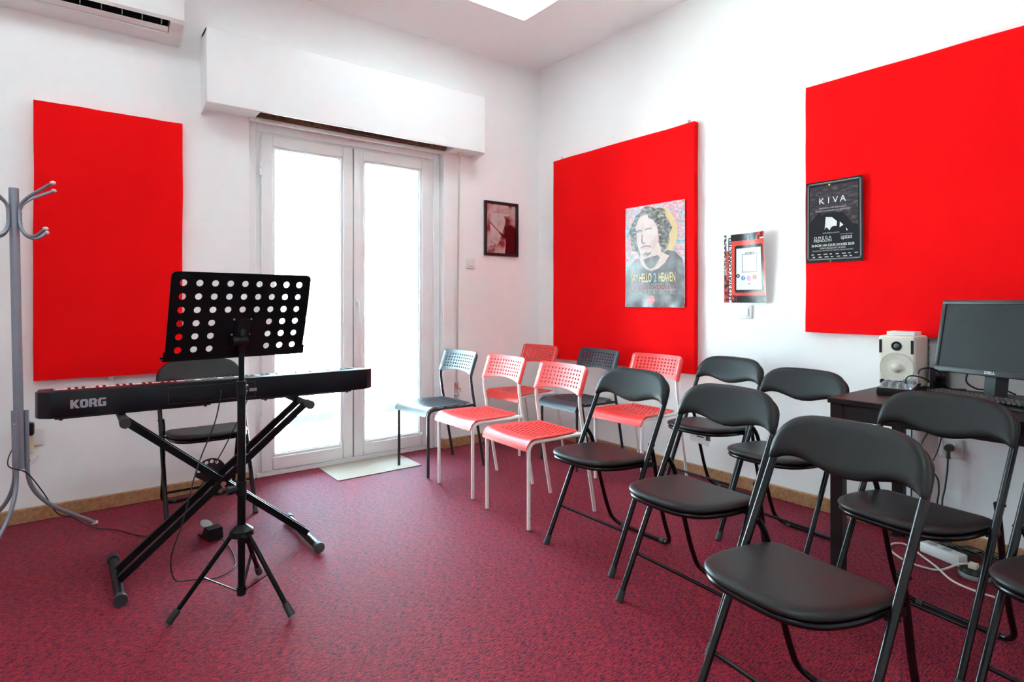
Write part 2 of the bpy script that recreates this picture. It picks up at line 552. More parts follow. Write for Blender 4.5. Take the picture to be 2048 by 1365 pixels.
def prism(bm, prof, x0, x1):
    """profile in (y, z) swept along x"""
    a = [bm.verts.new((x0, p[0], p[1])) for p in prof]; b = [bm.verts.new((x1, p[0], p[1])) for p in prof]
    n = len(prof)
    for i in range(n): bm.faces.new((a[i], a[(i + 1) % n], b[(i + 1) % n], b[i]))
    bm.faces.new(a[::-1]); bm.faces.new(b)

def text_bm(body, size, align='CENTER', xs=1.0, bold=0.0, shear=0.0, spacing=1.0, res=4):
    c = bpy.data.curves.new('lettering', 'FONT')
    c.body = body; c.size = size; c.align_x = align; c.align_y = 'CENTER'
    c.offset = bold; c.shear = shear; c.resolution_u = res; c.space_character = spacing
    o = bpy.data.objects.new('lettering_source', c)
    me = o.to_mesh()
    bm = B(); bm.from_mesh(me)
    o.to_mesh_clear(); bpy.data.objects.remove(o); bpy.data.curves.remove(c)
    for v in bm.verts: v.co.x *= xs
    return bm

def text(name, body, size, m, parent, x, z, off, bend=None, rot=0.0, fit=None, **k):
    """flat lettering on a wall-mounted thing: local x right, z up, room towards -y"""
    bm = text_bm(body, size, **k)
    if fit and bm.verts:
        xs = [v.co.x for v in bm.verts]; w_ = max(xs) - min(xs); c_ = (max(xs) + min(xs)) / 2
        for v in bm.verts: v.co.x = (v.co.x - c_) * fit / w_
    if bend:
        for i in range(1, 12):
            xs = [v.co.x for v in bm.verts]
            if not xs: break
            pass
        bmesh.ops.triangulate(bm, faces=bm.faces[:])
    cr, sr = cos(rot), sin(rot)
    for v in bm.verts:
        px = x + v.co.x * cr - v.co.y * sr; pz = z + v.co.x * sr + v.co.y * cr
        y = -off - (bend(px, pz) if bend else 0)
        v.co = Vector((px, y, pz))
    return obj(name, bm, m, parent)

def flat(name, pts, m, parent, off, bend=None, step=0.03, thick=0.0):
    bm = B()
    p = resample(pts, step) if bend else pts
    plate(bm, p, lambda u, v, d: Vector((u, -off - d - (bend(u, v) if bend else 0), v)), thick, step=step if bend else None, margin=step * 0.3)
    return obj(name, bm, m, parent, smooth=bool(bend))

def dup(root, loc, rotz, label, group=None):
    r = root.copy(); COL.objects.link(r); r.location = loc; r.rotation_euler = (0, 0, rotz)
    r['label'] = label
    if group: r['group'] = group
    for ch in list(root.children):
        c = ch.copy(); COL.objects.link(c); c.parent = r
        for g in ch.children:
            d = g.copy(); COL.objects.link(d); d.parent = c
    return r

def struct(o):
    o['kind'] = 'structure'; return o

# ------------------------------------------------------------------ the room
OX0, OX1, OZ = -2.35, -0.949, 2.275       # door opening
struct(boxo('floor', WX0 - .1, 0.15, WY0 - .1, 0.25, -0.12, 0.0, 'carpet'))
bm = B()
box(bm, WX0 - .1, 0.15, WY0 - .1, 0.25, H, H + 0.12)
struct(obj('ceiling', bm, 'ceiling'))
bm = B()
box(bm, WX0 - .1, OX0, 0.0, 0.25, 0, H)
box(bm, OX1, 0.0, 0.0, 0.25, 0, H)
box(bm, OX0, OX1, 0.0, 0.25, OZ, H)
struct(obj('wall_back', bm, 'wall'))
struct(boxo('wall_right', 0.0, 0.15, WY0 - .1, 0.25, 0, H, 'wall'))
struct(boxo('wall_left', WX0 - .1, WX0, WY0, 0.0, 0, H, 'wall'))
struct(boxo('wall_front', WX0, 0.0, WY0 - .1, WY0, 0, H, 'wall'))

BBH = 0.072
bm = B(); box(bm, WX0, OX0 - 0.002, -0.022, 0.0, 0, BBH, 0.003, 1)
box(bm, OX0 - 0.022, OX0, 0.0, 0.05, 0, BBH)
struct(obj('baseboard_back', bm, 'terrazzo'))
bm = B(); box(bm, OX1 + 0.002, -0.001, -0.022, 0.0, 0, BBH, 0.003, 1)
box(bm, OX1 - 0.010, OX1 + 0.004, -0.022, 0.060, 0, BBH)
struct(obj('baseboard_door_side', bm, 'terrazzo'))
struct(boxo('baseboard_right', -0.022, 0.0, WY0, -0.022, 0, BBH, 'terrazzo', bev=0.003, seg=1))

# glazed double door
D0 = 0.06      # face of the door frame
dr = bpy.data.objects.new('door_1', None); COL.objects.link(dr); dr['kind'] = 'structure'
dr['label'] = 'white glazed double balcony door under the roller shutter box'
def ring(bm, x0, x1, z0, z1, w_, y0, y1, wb=None, bev=0.004):
    wb = w_ if wb is None else wb
    box(bm, x0, x0 + w_, y0, y1, z0, z1, bev, 1); box(bm, x1 - w_, x1, y0, y1, z0, z1, bev, 1)
    box(bm, x0 + w_, x1 - w_, y0, y1, z1 - w_, z1, bev, 1)
    box(bm, x0 + w_, x1 - w_, y0, y1, z0, z0 + wb, bev, 1)
bm = B(); ring(bm, OX0 + 0.001, OX1 - 0.001, 0.0, OZ - 0.001, 0.055, D0, D0 + 0.09, 0.03)
obj('door_frame', bm, 'pvc', dr, True)
bm = B(); ring(bm, OX0 + 0.05, OX1 - 0.05, 0.02, OZ - 0.05, 0.05, D0 + 0.014, D0 + 0.08, 0.012)
obj('frame_rebate', bm, 'pvc', dr, True)
LZ0, LZ1 = 0.035, 2.205
for (x0, x1) in ((OX0 + 0.085, -1.652), (-1.648, OX1 - 0.088)):
    bm = B(); ring(bm, x0, x1, LZ0, LZ1, 0.072, D0 - 0.008, D0 + 0.05, 0.085, 0.005)
    leaf = obj('door_leaf', bm, 'pvc', dr, True)
    gx0, gx1, gz0, gz1 = x0 + 0.072, x1 - 0.072, LZ0 + 0.085, LZ1 - 0.072
    bm = B(); ring(bm, gx0, gx1, gz0, gz1, 0.016, D0 + 0.004, D0 + 0.05, None, 0.003)
    obj('glazing_bead', bm, 'pvc', leaf, True)
    bm = B(); ring(bm, gx0 + .014, gx1 - .014, gz0 + .014, gz1 - .014, 0.006, D0 + 0.018, D0 + 0.034, None, 0)
    obj('glazing_spacer', bm, 'spacer', leaf)
    boxo('glass_pane', gx0 + .012, gx1 - .012, D0 + 0.024, D0 + 0.028, gz0 + .012, gz1 - .012, 'glass', leaf)
boxo('door_seam', -1.652, -1.648, D0, D0 + 0.03, LZ0, LZ1, 'seam', dr)
boxo('door_astragal', -1.648, -1.60, D0 - 0.014, D0 - 0.006, LZ0 + .01, LZ1 - .01, 'pvc', dr, 0.003)
for hx in (OX0 + 0.08, OX1 - 0.083):
    for hz in (0.35, 1.98):
        bm = B(); cyl(bm, (hx, D0 - 0.012, hz - 0.045), (hx, D0 - 0.012, hz - 0.002), 0.008, seg=12)
        cyl(bm, (hx, D0 - 0.012, hz + 0.002), (hx, D0 - 0.012, hz + 0.045), 0.008, seg=12)
        obj('hinge', bm, 'pvc', dr, True)
bm = B(); box(bm, -1.640, -1.610, D0 - 0.026, D0 - 0.013, 1.09, 1.16, 0.005)
cyl(bm, (-1.625, D0 - 0.02, 1.125), (-1.625, D0 - 0.055, 1.125), 0.010)
tube(bm, fillet([(-1.625, D0 - 0.052, 1.130), (-1.622, D0 - 0.056, 1.08), (-1.598, D0 - 0.056, 0.985)], 0.02), 0.011, sx=0.7)
obj('door_handle', bm, 'white_plastic', dr, True)

# raw wooden lintel strip seen in the shutter slot
bm = B(); box(bm, OX0 + 0.03, OX1 + 0.0, -0.146, -0.062, OZ + 0.036, OZ + 0.05)
tag(obj('trim_1', bm, 'brown_wood'), kind='structure')
struct(boxo('trim_3', OX0 + 0.03, OX1, -0.146, -0.142, OZ + 0.006, OZ + 0.036, 'brown_wood'))
struct(boxo('trim_4', OX0 + 0.03, OX1, -0.040, -0.0005, OZ + 0.010, OZ + 0.050, 'brown_wood'))
struct(boxo('trim_2', OX0, OX1, -0.022, 0.0, OZ - 0.022, OZ + 0.002, 'gloss_white', bev=0.004))

# roller shutter box above the door
bx = thing('roller_shutter_box', 'long white wooden roller shutter box above the balcony door', 'shutter box', (-1.645, -0.001, 2.27))
bm = B()
X0, X1 = -2.615 + 1.645, -0.678 + 1.645
box(bm, X0, X1, -0.165, -0.147, 0.005, 0.44, 0.003, 1)      # front board
box(bm, X0, X0 + 0.018, -0.147, 0.0, 0.005, 0.44)
box(bm, X1 - 0.018, X1, -0.147, 0.0, 0.005, 0.44)
box(bm, X0, X1, -0.147, 0.0, 0.42, 0.44)
obj('casing', bm, 'gloss_white', bx, True)
boxo('bottom_board', X0 + 0.018, -0.675, -0.147, 0.0, 0.004, 0.03, 'gloss_white', bx)
boxo('bottom_board', 0.70, X1 - 0.018, -0.147, 0.0, 0.004, 0.03, 'gloss_white', bx)
for sx_ in (X0, X1):
    bm = B(); s_ = 1 if sx_ < 0 else -1
    prism(bm, [(-0.163, 0.0045), (-0.147, 0.002), (-0.03, -0.024), (0.0, -0.024), (0.0, 0.44), (-0.022, 0.44), (-0.022, 0.004)], min(sx_ - .003 * s_, sx_ + 0.017 * s_), max(sx_ - .003 * s_, sx_ + 0.017 * s_))
    obj('end_moulding', bm, 'gloss_white', bx)

# shutter strap with its guide and winder
st = thing('shutter_strap', 'thin grey green shutter strap hanging down the wall right of the door', 'shutter strap', (-0.84, 0, 0.46))
bm = B(); sqbar(bm, (-0.022, -0.085, 1.808), (0.0, -0.012, 0.02), 0.015, 0.002, (1, 0, 0)); obj('strap', bm, 'strap', st)
boxo('strap_guide', -0.036, -0.006, -0.10, -0.07, 1.790, 1.808, 'cream_plastic', st, 0.003)
bm = B(); box(bm, -0.020, 0.020, -0.006, -0.0005, -0.16, 0.04, 0.002, 1); obj('winder_plate', bm, 'chrome', st, True)
bm = B(); cyl(bm, (0.005, -0.006, -0.06), (0.005, -0.022, -0.06), 0.012); tube(bm, fillet([(0.0, -0.014, 0.0), (0.03, -0.02, -0.01), (0.03, -0.02, -0.035)], .01), 0.004)
obj('winder_hook', bm, 'chrome', st, True)

# air conditioner, upper left
ac = thing('air_conditioner', 'white wall air conditioner in the upper left corner of the view', 'air conditioner', (-3.2, 0, 2.61))
prof = [(0, 0), (-0.10, 0.004), (-0.128, 0.014), (-0.130, 0.020), (-0.105, 0.075), (-0.15, 0.105), (-0.200, 0.060), (-0.212, 0.075), (-0.215, 0.11), (-0.205, 0.28), (-0.19, 0.29), (0, 0.29)]
prof2 = [(0, 0), (-0.10, 0.004), (-0.155, 0.028), (-0.195, 0.055), (-0.212, 0.075), (-0.215, 0.11), (-0.205, 0.28), (-0.19, 0.29), (0, 0.29)]
bm = B(); prism(bm, prof, -0.40, 0.40); prism(bm, prof2, 0.40, 0.466); prism(bm, prof2, -0.466, -0.40)
obj('body', bm, 'white_plastic', ac)
bm = B(); prism(bm, [(-0.118, 0.024), (-0.128, 0.030), (-0.110, 0.074), (-0.15, 0.100), (-0.192, 0.064), (-0.196, 0.072), (-0.15, 0.112), (-0.098, 0.078)], -0.398, 0.398)
obj('air_outlet', bm, 'dark_hole', ac)
bm = B(); sqbar(bm, (-0.395, -0.150, 0.030), (0.395, -0.150, 0.030), 0.034, 0.004, (0, -0.80, 0.38)); obj('louver_vane', bm, 'white_plastic', ac)
for k in range(9): boxo('inner_vane', -0.36 + k * 0.09, -0.357 + k * 0.09, -0.185, -0.140, 0.045, 0.085, 'ink_grey' and M['ink_grey'], ac)

# ceiling light panels (one at the top of the view, three added out of view as fill light)
def ceiling_panel(x, y, label, power):
    t = thing('ceiling_light', label, 'ceiling light', (x, y, H), group='flush ceiling light panels')
    bm = B(); ring_ = (0.6, 0.6)
    box(bm, -0.6, 0.6, -0.3, 0.3, -0.008, 0.0, 0.002, 1); obj('frame', bm, 'white_plastic', t, True)
    bm = B(); box(bm, -0.585, 0.585, -0.285, 0.285, -0.0115, -0.0065); obj('diffuser', bm, M['diffuser'], t)
    ceiling_glow(x, y, 1.15, 0.55, power)
M['diffuser'] = mat('white_lamp_diffuser', (0.88, 0.87, 0.86), 0.6, emit=(1.0, 0.97, 0.92), estr=0.6)
LAMP = 10
ceiling_panel(-1.27, -0.945, 'flat white ceiling light panel at the top edge of the view', LAMP)
ceiling_panel(-3.5, -3.9, 'unseen flat white fill light panel added to the ceiling above the camera', 22)
ceiling_panel(-1.27, -3.9, 'unseen flat white fill light panel added over the right rear part of the room', 6)
ceiling_panel(-3.5, -0.945, 'unseen flat white fill light panel added over the left part of the room', 8)

# ------------------------------------------------------------------ outside, behind the glass
M['out_tile'] = mat('pale_balcony_tile', (0.62, 0.60, 0.57), 0.7)
M['out_wall'] = mat('pale_facade', (0.78, 0.77, 0.74), 0.9)
M['out_wall2'] = mat('cream_facade', (0.62, 0.60, 0.55), 0.9)
M['out_dark'] = mat('dark_window_glass', (0.030, 0.034, 0.036), 0.8, spec=0.0)  # one even dark tone for window panes and unit grille
M['out_leaf'] = mat('shrub_leaf', (0.035, 0.075, 0.02), 0.9, spec=0.0)
M['out_rail'] = mat('white_railing_paint', (0.7, 0.7, 0.68), 0.5)
tag(boxo('balcony_floor', -4.5, 1.5, 0.25, 1.75, -0.16, -0.03, 'out_tile'), kind='structure')
tag(boxo('street_ground', -30, 30, 1.75, 40, -6.2, -6.0, 'out_tile'), kind='structure')
rl = thing('balcony_railing', 'pale metal balcony railing with thin upright bars outside the door', 'railing', (-1.5, 1.62, -0.03))
bm = B(); box(bm, -2.9, 2.9, -0.03, 0.03, 0.98, 1.02); obj('top_rail', bm, 'out_rail', rl)
bm = B(); box(bm, -2.9, 2.9, -0.015, 0.015, 0.10, 0.13); obj('bottom_rail', bm, 'out_rail', rl)
bb = None
for k in range(49):
    if bb is None:
        bm = B(); box(bm, -0.007, 0.007, -0.007, 0.007, 0.12, 0.985); bb = obj('upright_bar', bm, 'out_rail', rl); bb.location.x = -2.86
    else:
        c = bb.copy(); COL.objects.link(c); c.parent = rl; c.location.x = -2.86 + k * 0.119
bd = thing('apartment_building', 'pale apartment building across the street, washed out behind the glass', 'building', (6.2, 11.0, -6.0))
boxo('facade', -9, 9, 0, 5, 0, 8.2, 'out_wall', bd)
for (xa, za) in ((-5.2, 6.0), (-2.6, 6.0), (0.2, 6.0), (3.0, 6.0), (-5.2, 3.0), (-2.6, 3.0), (0.2, 3.0), (3.0, 3.0)):
    fr = boxo('window', xa, xa + 1.3, -0.05, 0.0, za, za + 1.4, 'out_wall2', bd)
    boxo('pane', xa + 0.08, xa + 1.22, -0.06, -0.045, za + 0.08, za + 1.32, 'out_dark', fr)
for za in (5.4, 2.4):
    sl = boxo('balcony_slab', -6.2, 5.2, -1.2, 0, za, za + 0.15, 'out_wall2', bd)
bd2 = thing('low_white_building', 'low white building behind the balcony railing, left of the apartment building', 'building', (-7.3, 9.5, -6.0))
boxo('facade', -5, 4.4, 0, 4, 0, 6.6, 'out_wall2', bd2)
ou = thing('outdoor_unit', 'white air conditioner unit on the facade across the street', 'air conditioner', (0.5, 10.55, 1.1))
boxo('casing', -0.45, 0.45, 0, 0.38, 0, 0.62, 'out_wall', ou, 0.02)
bm = B()
for k in range(8): box(bm, -0.40, 0.40, -0.008, 0.0, 0.06 + k * 0.065, 0.075 + k * 0.065)
obj('grille', bm, 'out_dark', ou)
def shrub(x, y, z, r, label):
    bm = B(); rnd = random.Random(3)
    for k in range(420):
        a = rnd.uniform(0, 2 * pi); b = rnd.uniform(-1, 1); q = r * rnd.uniform(0.6, 1.0)
        c = Vector((q * cos(a) * sqrt(1 - b * b), q * sin(a) * sqrt(1 - b * b), q * b * 1.2))
        u = Vector((rnd.uniform(-1, 1), rnd.uniform(-1, 1), rnd.uniform(-1, 1))).normalized() * 0.07
        v = u.cross(Vector((rnd.uniform(-1, 1), rnd.uniform(-1, 1), rnd.uniform(-1, 1)))).normalized() * 0.04
        bm.faces.new([bm.verts.new(c + u), bm.verts.new(c + v), bm.verts.new(c - u), bm.verts.new(c - v)])
    t = thing('leafy_tree', label, 'tree', (x, y, -6.0))
    o = obj('crown', bm, 'out_leaf', t); o.location.z = z + 6.0
    bm = B(); cyl(bm, (0, 0, 0), (0, 0, z + 6.0), 0.09, 0.05); obj('trunk', bm, 'brown_wood', t)
shrub(-3.3, 7.2, 0.7, 0.8, 'green leafy tree outside, beside the music stand in the door glass')

# ------------------------------------------------------------------ acoustic panels
def acoustic(label, loc, rz, w_, h_, brackets, group='red fabric wall panels'):
    t = thing('acoustic_panel', label, 'wall panel', loc, (0, 0, rz))
    # gently puckered cloth-covered slab; local x right, z up, room at -y
    bm = B(); n = 24; mm = 24; D = 0.05
    def edge(u): return 0.004 * noise.noise(Vector((u * 2.2, h_, w_)))
    gridf = []
    for j in range(mm + 1):
        row = []
        for i in range(n + 1):
            u = i / n; v = j / mm
            x = w_ * u + (edge(v * 3 + 5) if i in (0, n) else 0)
            z = h_ * v + (edge(u * 3) if j in (0, mm) else 0)
            y = -D - 0.0015 * noise.noise(Vector((x * 3, z * 3, 0)))
            e = min(x, w_ - x, z, h_ - z)
            if e < 0.004: y += 0.005
            row.append(bm.verts.new((x, y, z)))
        gridf.append(row)
    for j in range(mm):
        for i in range(n):
            bm.faces.new((gridf[j][i], gridf[j][i + 1], gridf[j + 1][i + 1], gridf[j + 1][i]))
    per = [gridf[0][i] for i in range(n + 1)] + [gridf[j][n] for j in range(1, mm + 1)] + [gridf[mm][i] for i in range(n - 1, -1, -1)] + [gridf[j][0] for j in range(mm - 1, 0, -1)]
    back = [bm.verts.new((p.co.x, -0.004, p.co.z)) for p in per]
    k = len(per)
    for i in range(k): bm.faces.new((per[i], per[(i + 1) % k], back[(i + 1) % k], back[i]))
    bm.faces.new(back)
    obj('cloth_cover', bm, 'red_cloth', t, True, 30)
    for (bxp, bzp) in brackets:
        bm = B(); box(bm, bxp - 0.012, bxp + 0.012, -0.004, -0.0005, bzp - 0.018, bzp + 0.018, 0.001, 1)
        cyl(bm, (bxp, -0.004, bzp + 0.008), (bxp, -0.007, bzp + 0.008), 0.004, seg=10)
        obj('mounting_bracket', bm, 'chrome', t)
    return t
acoustic('tall narrow red fabric panel left of the balcony door', (-3.388, 0, 0.722), 0, 0.668, 1.435, [(0.33, -0.012)])
acoustic('large red fabric panel near the room corner, with the portrait concert poster', (0, -0.241, 0.658), -pi / 2, 1.366, 1.63, [(0.06, 1.645), (1.30, 1.645)])
acoustic('wide red fabric panel above the computer desk, with the black concert poster', (0, -2.32, 0.962), -pi / 2, 1.75, 1.332, [(0.075, 1.348), (0.405, -0.018)])

# ------------------------------------------------------------------ posters and pictures
# framed guitarist picture on the back wall
pf = thing('framed_picture', 'small black framed red picture of a guitarist, right of the door', 'picture', (-0.580, 0, 1.502))
FW, FH = 0.342, 0.443
bm = B(); ring(bm, 0, FW, 0, FH, 0.022, -0.022, -0.001, None, 0.002); obj('frame', bm, mat('dark_frame_wood', (0.02, 0.008, 0.010), 0.35), pf, True)
flat('print', rrect(0.02, FW - .02, 0.02, FH - .02, 0), patch_mat('red_smoke_print', [(0.30, 0.02, 0.03), (0.52, 0.10, 0.11), (0.90, 0.64, 0.62), (0.95, 0.84, 0.82)], 7, 0.25, detail=6), pf, 0.008)
flat('bright_smoke', [(0.13 + 0.07 * cos(a) * (1 + .18 * sin(3 * a)) + 0.02 * sin(a), 0.235 + 0.135 * sin(a) * (1 + .1 * cos(5 * a))) for a in [2 * pi * k / 36 for k in range(36)]], patch_mat('pink_smoke_print', [(0.85, 0.60, 0.58), (0.95, 0.84, 0.82), (0.96, 0.88, 0.86)], 12, 0.25), pf, 0.0083)
flat('smoke_top', rrect(0.08, 0.26, 0.33, FH - .022, 0.03), patch_mat('pink_smoke_print_top', [(0.85, 0.60, 0.58), (0.94, 0.82, 0.80), (0.95, 0.86, 0.84)], 12, 0.25), pf, 0.0082)
M['ink_maroon'] = mat('maroon_ink', (0.085, 0.004, 0.010), 0.3)
flat('guitarist_silhouette', [(0.320, 0.022), (0.320, 0.222), (0.305, 0.238), (0.284, 0.256), (0.262, 0.266), (0.250, 0.258), (0.226, 0.254), (0.214, 0.242), (0.206, 0.205), (0.198, 0.172),
                              (0.176, 0.184), (0.152, 0.200), (0.146, 0.192), (0.172, 0.168), (0.198, 0.150), (0.216, 0.152), (0.218, 0.11), (0.208, 0.022)], M['ink_maroon'], pf, 0.009)
flat('guitarist_head', [(0.250, 0.250), (0.254, 0.272), (0.259, 0.290), (0.256, 0.307), (0.243, 0.316), (0.226, 0.313), (0.216, 0.300), (0.214, 0.283), (0.220, 0.268), (0.226, 0.258), (0.228, 0.248)], mat('dark_red_print', (0.20, 0.03, 0.035), 0.3), pf, 0.0091)
flat('guitar_neck', [(0.034, 0.283), (0.044, 0.290), (0.056, 0.280), (0.100, 0.243), (0.140, 0.212), (0.190, 0.172), (0.187, 0.166), (0.136, 0.203), (0.095, 0.235), (0.050, 0.268), (0.040, 0.268)], mat('pale_red_ink', (0.42, 0.14, 0.14), 0.3), pf, 0.0088)
text('quotation_lettering', '"Bass guitar is', 0.020, M['ink_red'], pf, 0.170, 0.378, 0.0092, fit=0.10)
text('quotation_lettering', 'the engine of the band."', 0.019, mat('dark_red_ink', (0.30, 0.04, 0.045), 0.3), pf, 0.175, 0.359, 0.0092, fit=0.17)
text('caption_lettering', 'Q  ', 0.035, 'ink_white' and M['ink_white'], pf, 0.042, 0.062, 0.0092)
boxo('red_mark', 0.060, 0.078, -0.0095, -0.009, 0.066, 0.078, M['ink_red'], pf)
bm = B()
for k in range(3): box(bm, 0.058, 0.058 + 0.030 - k * 0.004, -0.0095, -0.009, 0.060 - k * 0.007, 0.063 - k * 0.007)
obj('caption_lines', bm, M['ink_white'], pf)
boxo('front_glass', 0.021, FW - .021, -0.0135, -0.012, 0.021, FH - .021, 'glass', pf)

# concert poster with portrait, on the middle panel
pw, ph = 0.507, 0.706
pc = thing('concert_poster', 'pale creased portrait concert poster pinned on the red panel', 'poster', (-0.0535, -1.04, 1.089), (0, 0, -pi / 2))
def bendC(u, v): return 0.0025 + 0.0022 * noise.noise(Vector((u * 9, v * 5, 1.0))) + 0.010 * max(0, 1 - v / 0.06) ** 2 * (0.5 + 0.5 * sin(u * 30)) + 0.002
M['c_bg'] = patch_mat('pink_blue_floral_print', [(0.10, 0.36, 0.46), (0.42, 0.52, 0.55), (0.58, 0.20, 0.25), (0.60, 0.50, 0.50), (0.56, 0.17, 0.22)], 26, 0.25)
M['c_dark'] = patch_mat('washed_black_print', [(0.085, 0.070, 0.075), (0.14, 0.12, 0.125), (0.27, 0.25, 0.27)], 9, 0.22, detail=7)
M['c_hair'] = patch_mat('curly_hair_print', [(0.045, 0.035, 0.03), (0.13, 0.10, 0.09), (0.42, 0.34, 0.30)], 34, 0.25, stretch=(1, 1, 1.5), detail=6)
M['c_skin'] = patch_mat('pale_skin_print', [(0.50, 0.33, 0.30), (0.60, 0.42, 0.38), (0.63, 0.47, 0.43)], 14, 0.25)
M['c_halo'] = mat('yellow_halo_print', (0.60, 0.40, 0.17), 0.3)
M['c_line'] = mat('brown_line_print', (0.10, 0.06, 0.055), 0.3)
flat('paper_sheet', rrect(0, pw, 0, ph, 0.002), M['c_bg'], pc, 0.0, bendC, thick=0.0006)
def C(name, pts, m, k): return flat(name, pts, m, pc, 0.0004 + 0.0003 * k, bendC)
C('halo', circle(0.265, 0.50, 0.185, 40), M['c_halo'], 1)
def wob(cx, cy, rx, ry, n=60, a=0.06, s=0):
    return [(cx + rx * cos(t) * (1 + a * sin(9 * t + s) + a * .6 * sin(17 * t)), cy + ry * sin(t) * (1 + a * cos(7 * t + s))) for t in [2 * pi * k / n for k in range(n)]]
C('hair', [(max(0.012, min(pw - .01, p[0])), min(ph - .008, p[1])) for p in wob(0.22, 0.51, 0.175, 0.185)], M['c_hair'], 2)
C('shirt', [(0.004, 0.002), (pw - .004, 0.002), (pw - .004, 0.26), (0.485, 0.32), (0.43, 0.372), (0.37, 0.385), (0.30, 0.35), (0.16, 0.345), (0.09, 0.335), (0.04, 0.29), (0.004, 0.25)], M['c_dark'], 3)
C('neck', [(0.13, 0.345), (0.145, 0.30), (0.19, 0.262), (0.235, 0.25), (0.29, 0.262), (0.35, 0.30), (0.385, 0.345), (0.32, 0.375), (0.30, 0.44), (0.15, 0.40)], M['c_skin'], 4)
C('neck_shadow', [(0.165, 0.33), (0.19, 0.285), (0.225, 0.262), (0.26, 0.275), (0.31, 0.335), (0.29, 0.355), (0.20, 0.34)], M['c_dark'], 5)
C('face', [(0.098, 0.56), (0.105, 0.47), (0.118, 0.42), (0.140, 0.372), (0.165, 0.352), (0.20, 0.352), (0.245, 0.378), (0.285, 0.42), (0.297, 0.47), (0.29, 0.55), (0.255, 0.62), (0.20, 0.645), (0.14, 0.635), (0.11, 0.60)], M['c_skin'], 6)
C('hair_lock', [(0.20, 0.65), (0.25, 0.64), (0.30, 0.60), (0.325, 0.52), (0.335, 0.44), (0.315, 0.43), (0.296, 0.49), (0.285, 0.55), (0.25, 0.60), (0.21, 0.615)], M['c_hair'], 7)
C('beard', [(0.150, 0.372), (0.168, 0.352), (0.20, 0.352), (0.235, 0.372), (0.235, 0.382), (0.205, 0.37), (0.19, 0.385), (0.172, 0.372)], M['c_hair'], 7)
C('mouth', [(0.150, 0.408), (0.175, 0.416), (0.22, 0.412), (0.215, 0.402), (0.18, 0.397)], mat('rose_ink', (0.55, 0.30, 0.29), 0.3), 7)
C('moustache', [(0.140, 0.415), (0.175, 0.430), (0.225, 0.424), (0.237, 0.405), (0.215, 0.417), (0.175, 0.421), (0.150, 0.410)], M['c_line'], 8)
C('nose', [(0.150, 0.51), (0.145, 0.455), (0.160, 0.438), (0.190, 0.446), (0.175, 0.450), (0.158, 0.450), (0.157, 0.50)], M['c_line'], 7)
for (ex, ez) in ((0.125, 0.510), (0.205, 0.518)):
    C('eye', circle(ex, ez, 0.016, 14, 0.009), M['ink_white'], 7)
    C('iris', circle(ex, ez, 0.007, 10), mat('pale_blue_ink', (0.25, 0.50, 0.56), 0.3) if 'iris' not in M else M['iris'], 8)
    C('eyebrow', [(ex - .024, ez + .012), (ex - .005, ez + .022), (ex + .028, ez + .019), (ex + .03, ez + .026), (ex - .004, ez + .031), (ex - .026, ez + .02)], M['c_line'], 8)
M['c_gold'] = mat('gold_ink', (0.62, 0.48, 0.26), 0.3); M['c_pink'] = mat('pink_ink', (0.60, 0.15, 0.19), 0.3); M['c_blue'] = mat('blue_ink', (0.12, 0.38, 0.55), 0.3); M['c_pale'] = mat('pale_grey_ink', (0.42, 0.40, 0.38), 0.3)
KW = dict(bend=bendC)
text('title_lettering', 'SAY HELLO', 0.085, M['c_gold'], pc, 0.147, 0.200, 0.0036, fit=0.180, bold=0.002, **KW)
text('title_lettering', '2', 0.085, M['c_blue'], pc, 0.267, 0.200, 0.0036, fit=0.024, bold=0.002, **KW)
text('title_lettering', 'HEAVEN', 0.085, M['c_gold'], pc, 0.367, 0.200, 0.0036, fit=0.138, bold=0.002, **KW)
text('subtitle_lettering', 'A  TRIBUTE  CONCERT  TO', 0.016, M['c_pale'], pc, 0.243, 0.157, 0.0036, fit=0.29, **KW)
text('name_lettering', 'CHRIS CORNELL', 0.040, M['c_pink'], pc, 0.243, 0.133, 0.0036, fit=0.39, **KW)
text('date_lettering', 'ΠΑΡΑΣΚΕΥΗ 20 ΟΚΤΩΒΡΙΟΥ 2017', 0.030, M['c_pale'], pc, 0.243, 0.105, 0.0036, fit=0.39, **KW)
for zz in (0.119, 0.091, 0.160):
    C('rule_line', rrect(0.05 if zz < .15 else 0.05, 0.44 if zz < .15 else 0.09, zz - .0008, zz + .0008, 0), M['c_pale'], 9)
C('venue_badge', circle(0.235, 0.050, 0.032, 24), M['c_pink'], 9)
text('badge_lettering', 'KYTTARO', 0.018, M['ink_white'], pc, 0.235, 0.050, 0.0042, fit=0.075, **KW)
for (px_, pz_) in ((0.008, 0.690), (pw - .010, 0.695)):
    bm = B(); ball(bm, (px_, -0.011, pz_), 0.004); obj('push_pin', bm, M['ink_red'], pc, True)

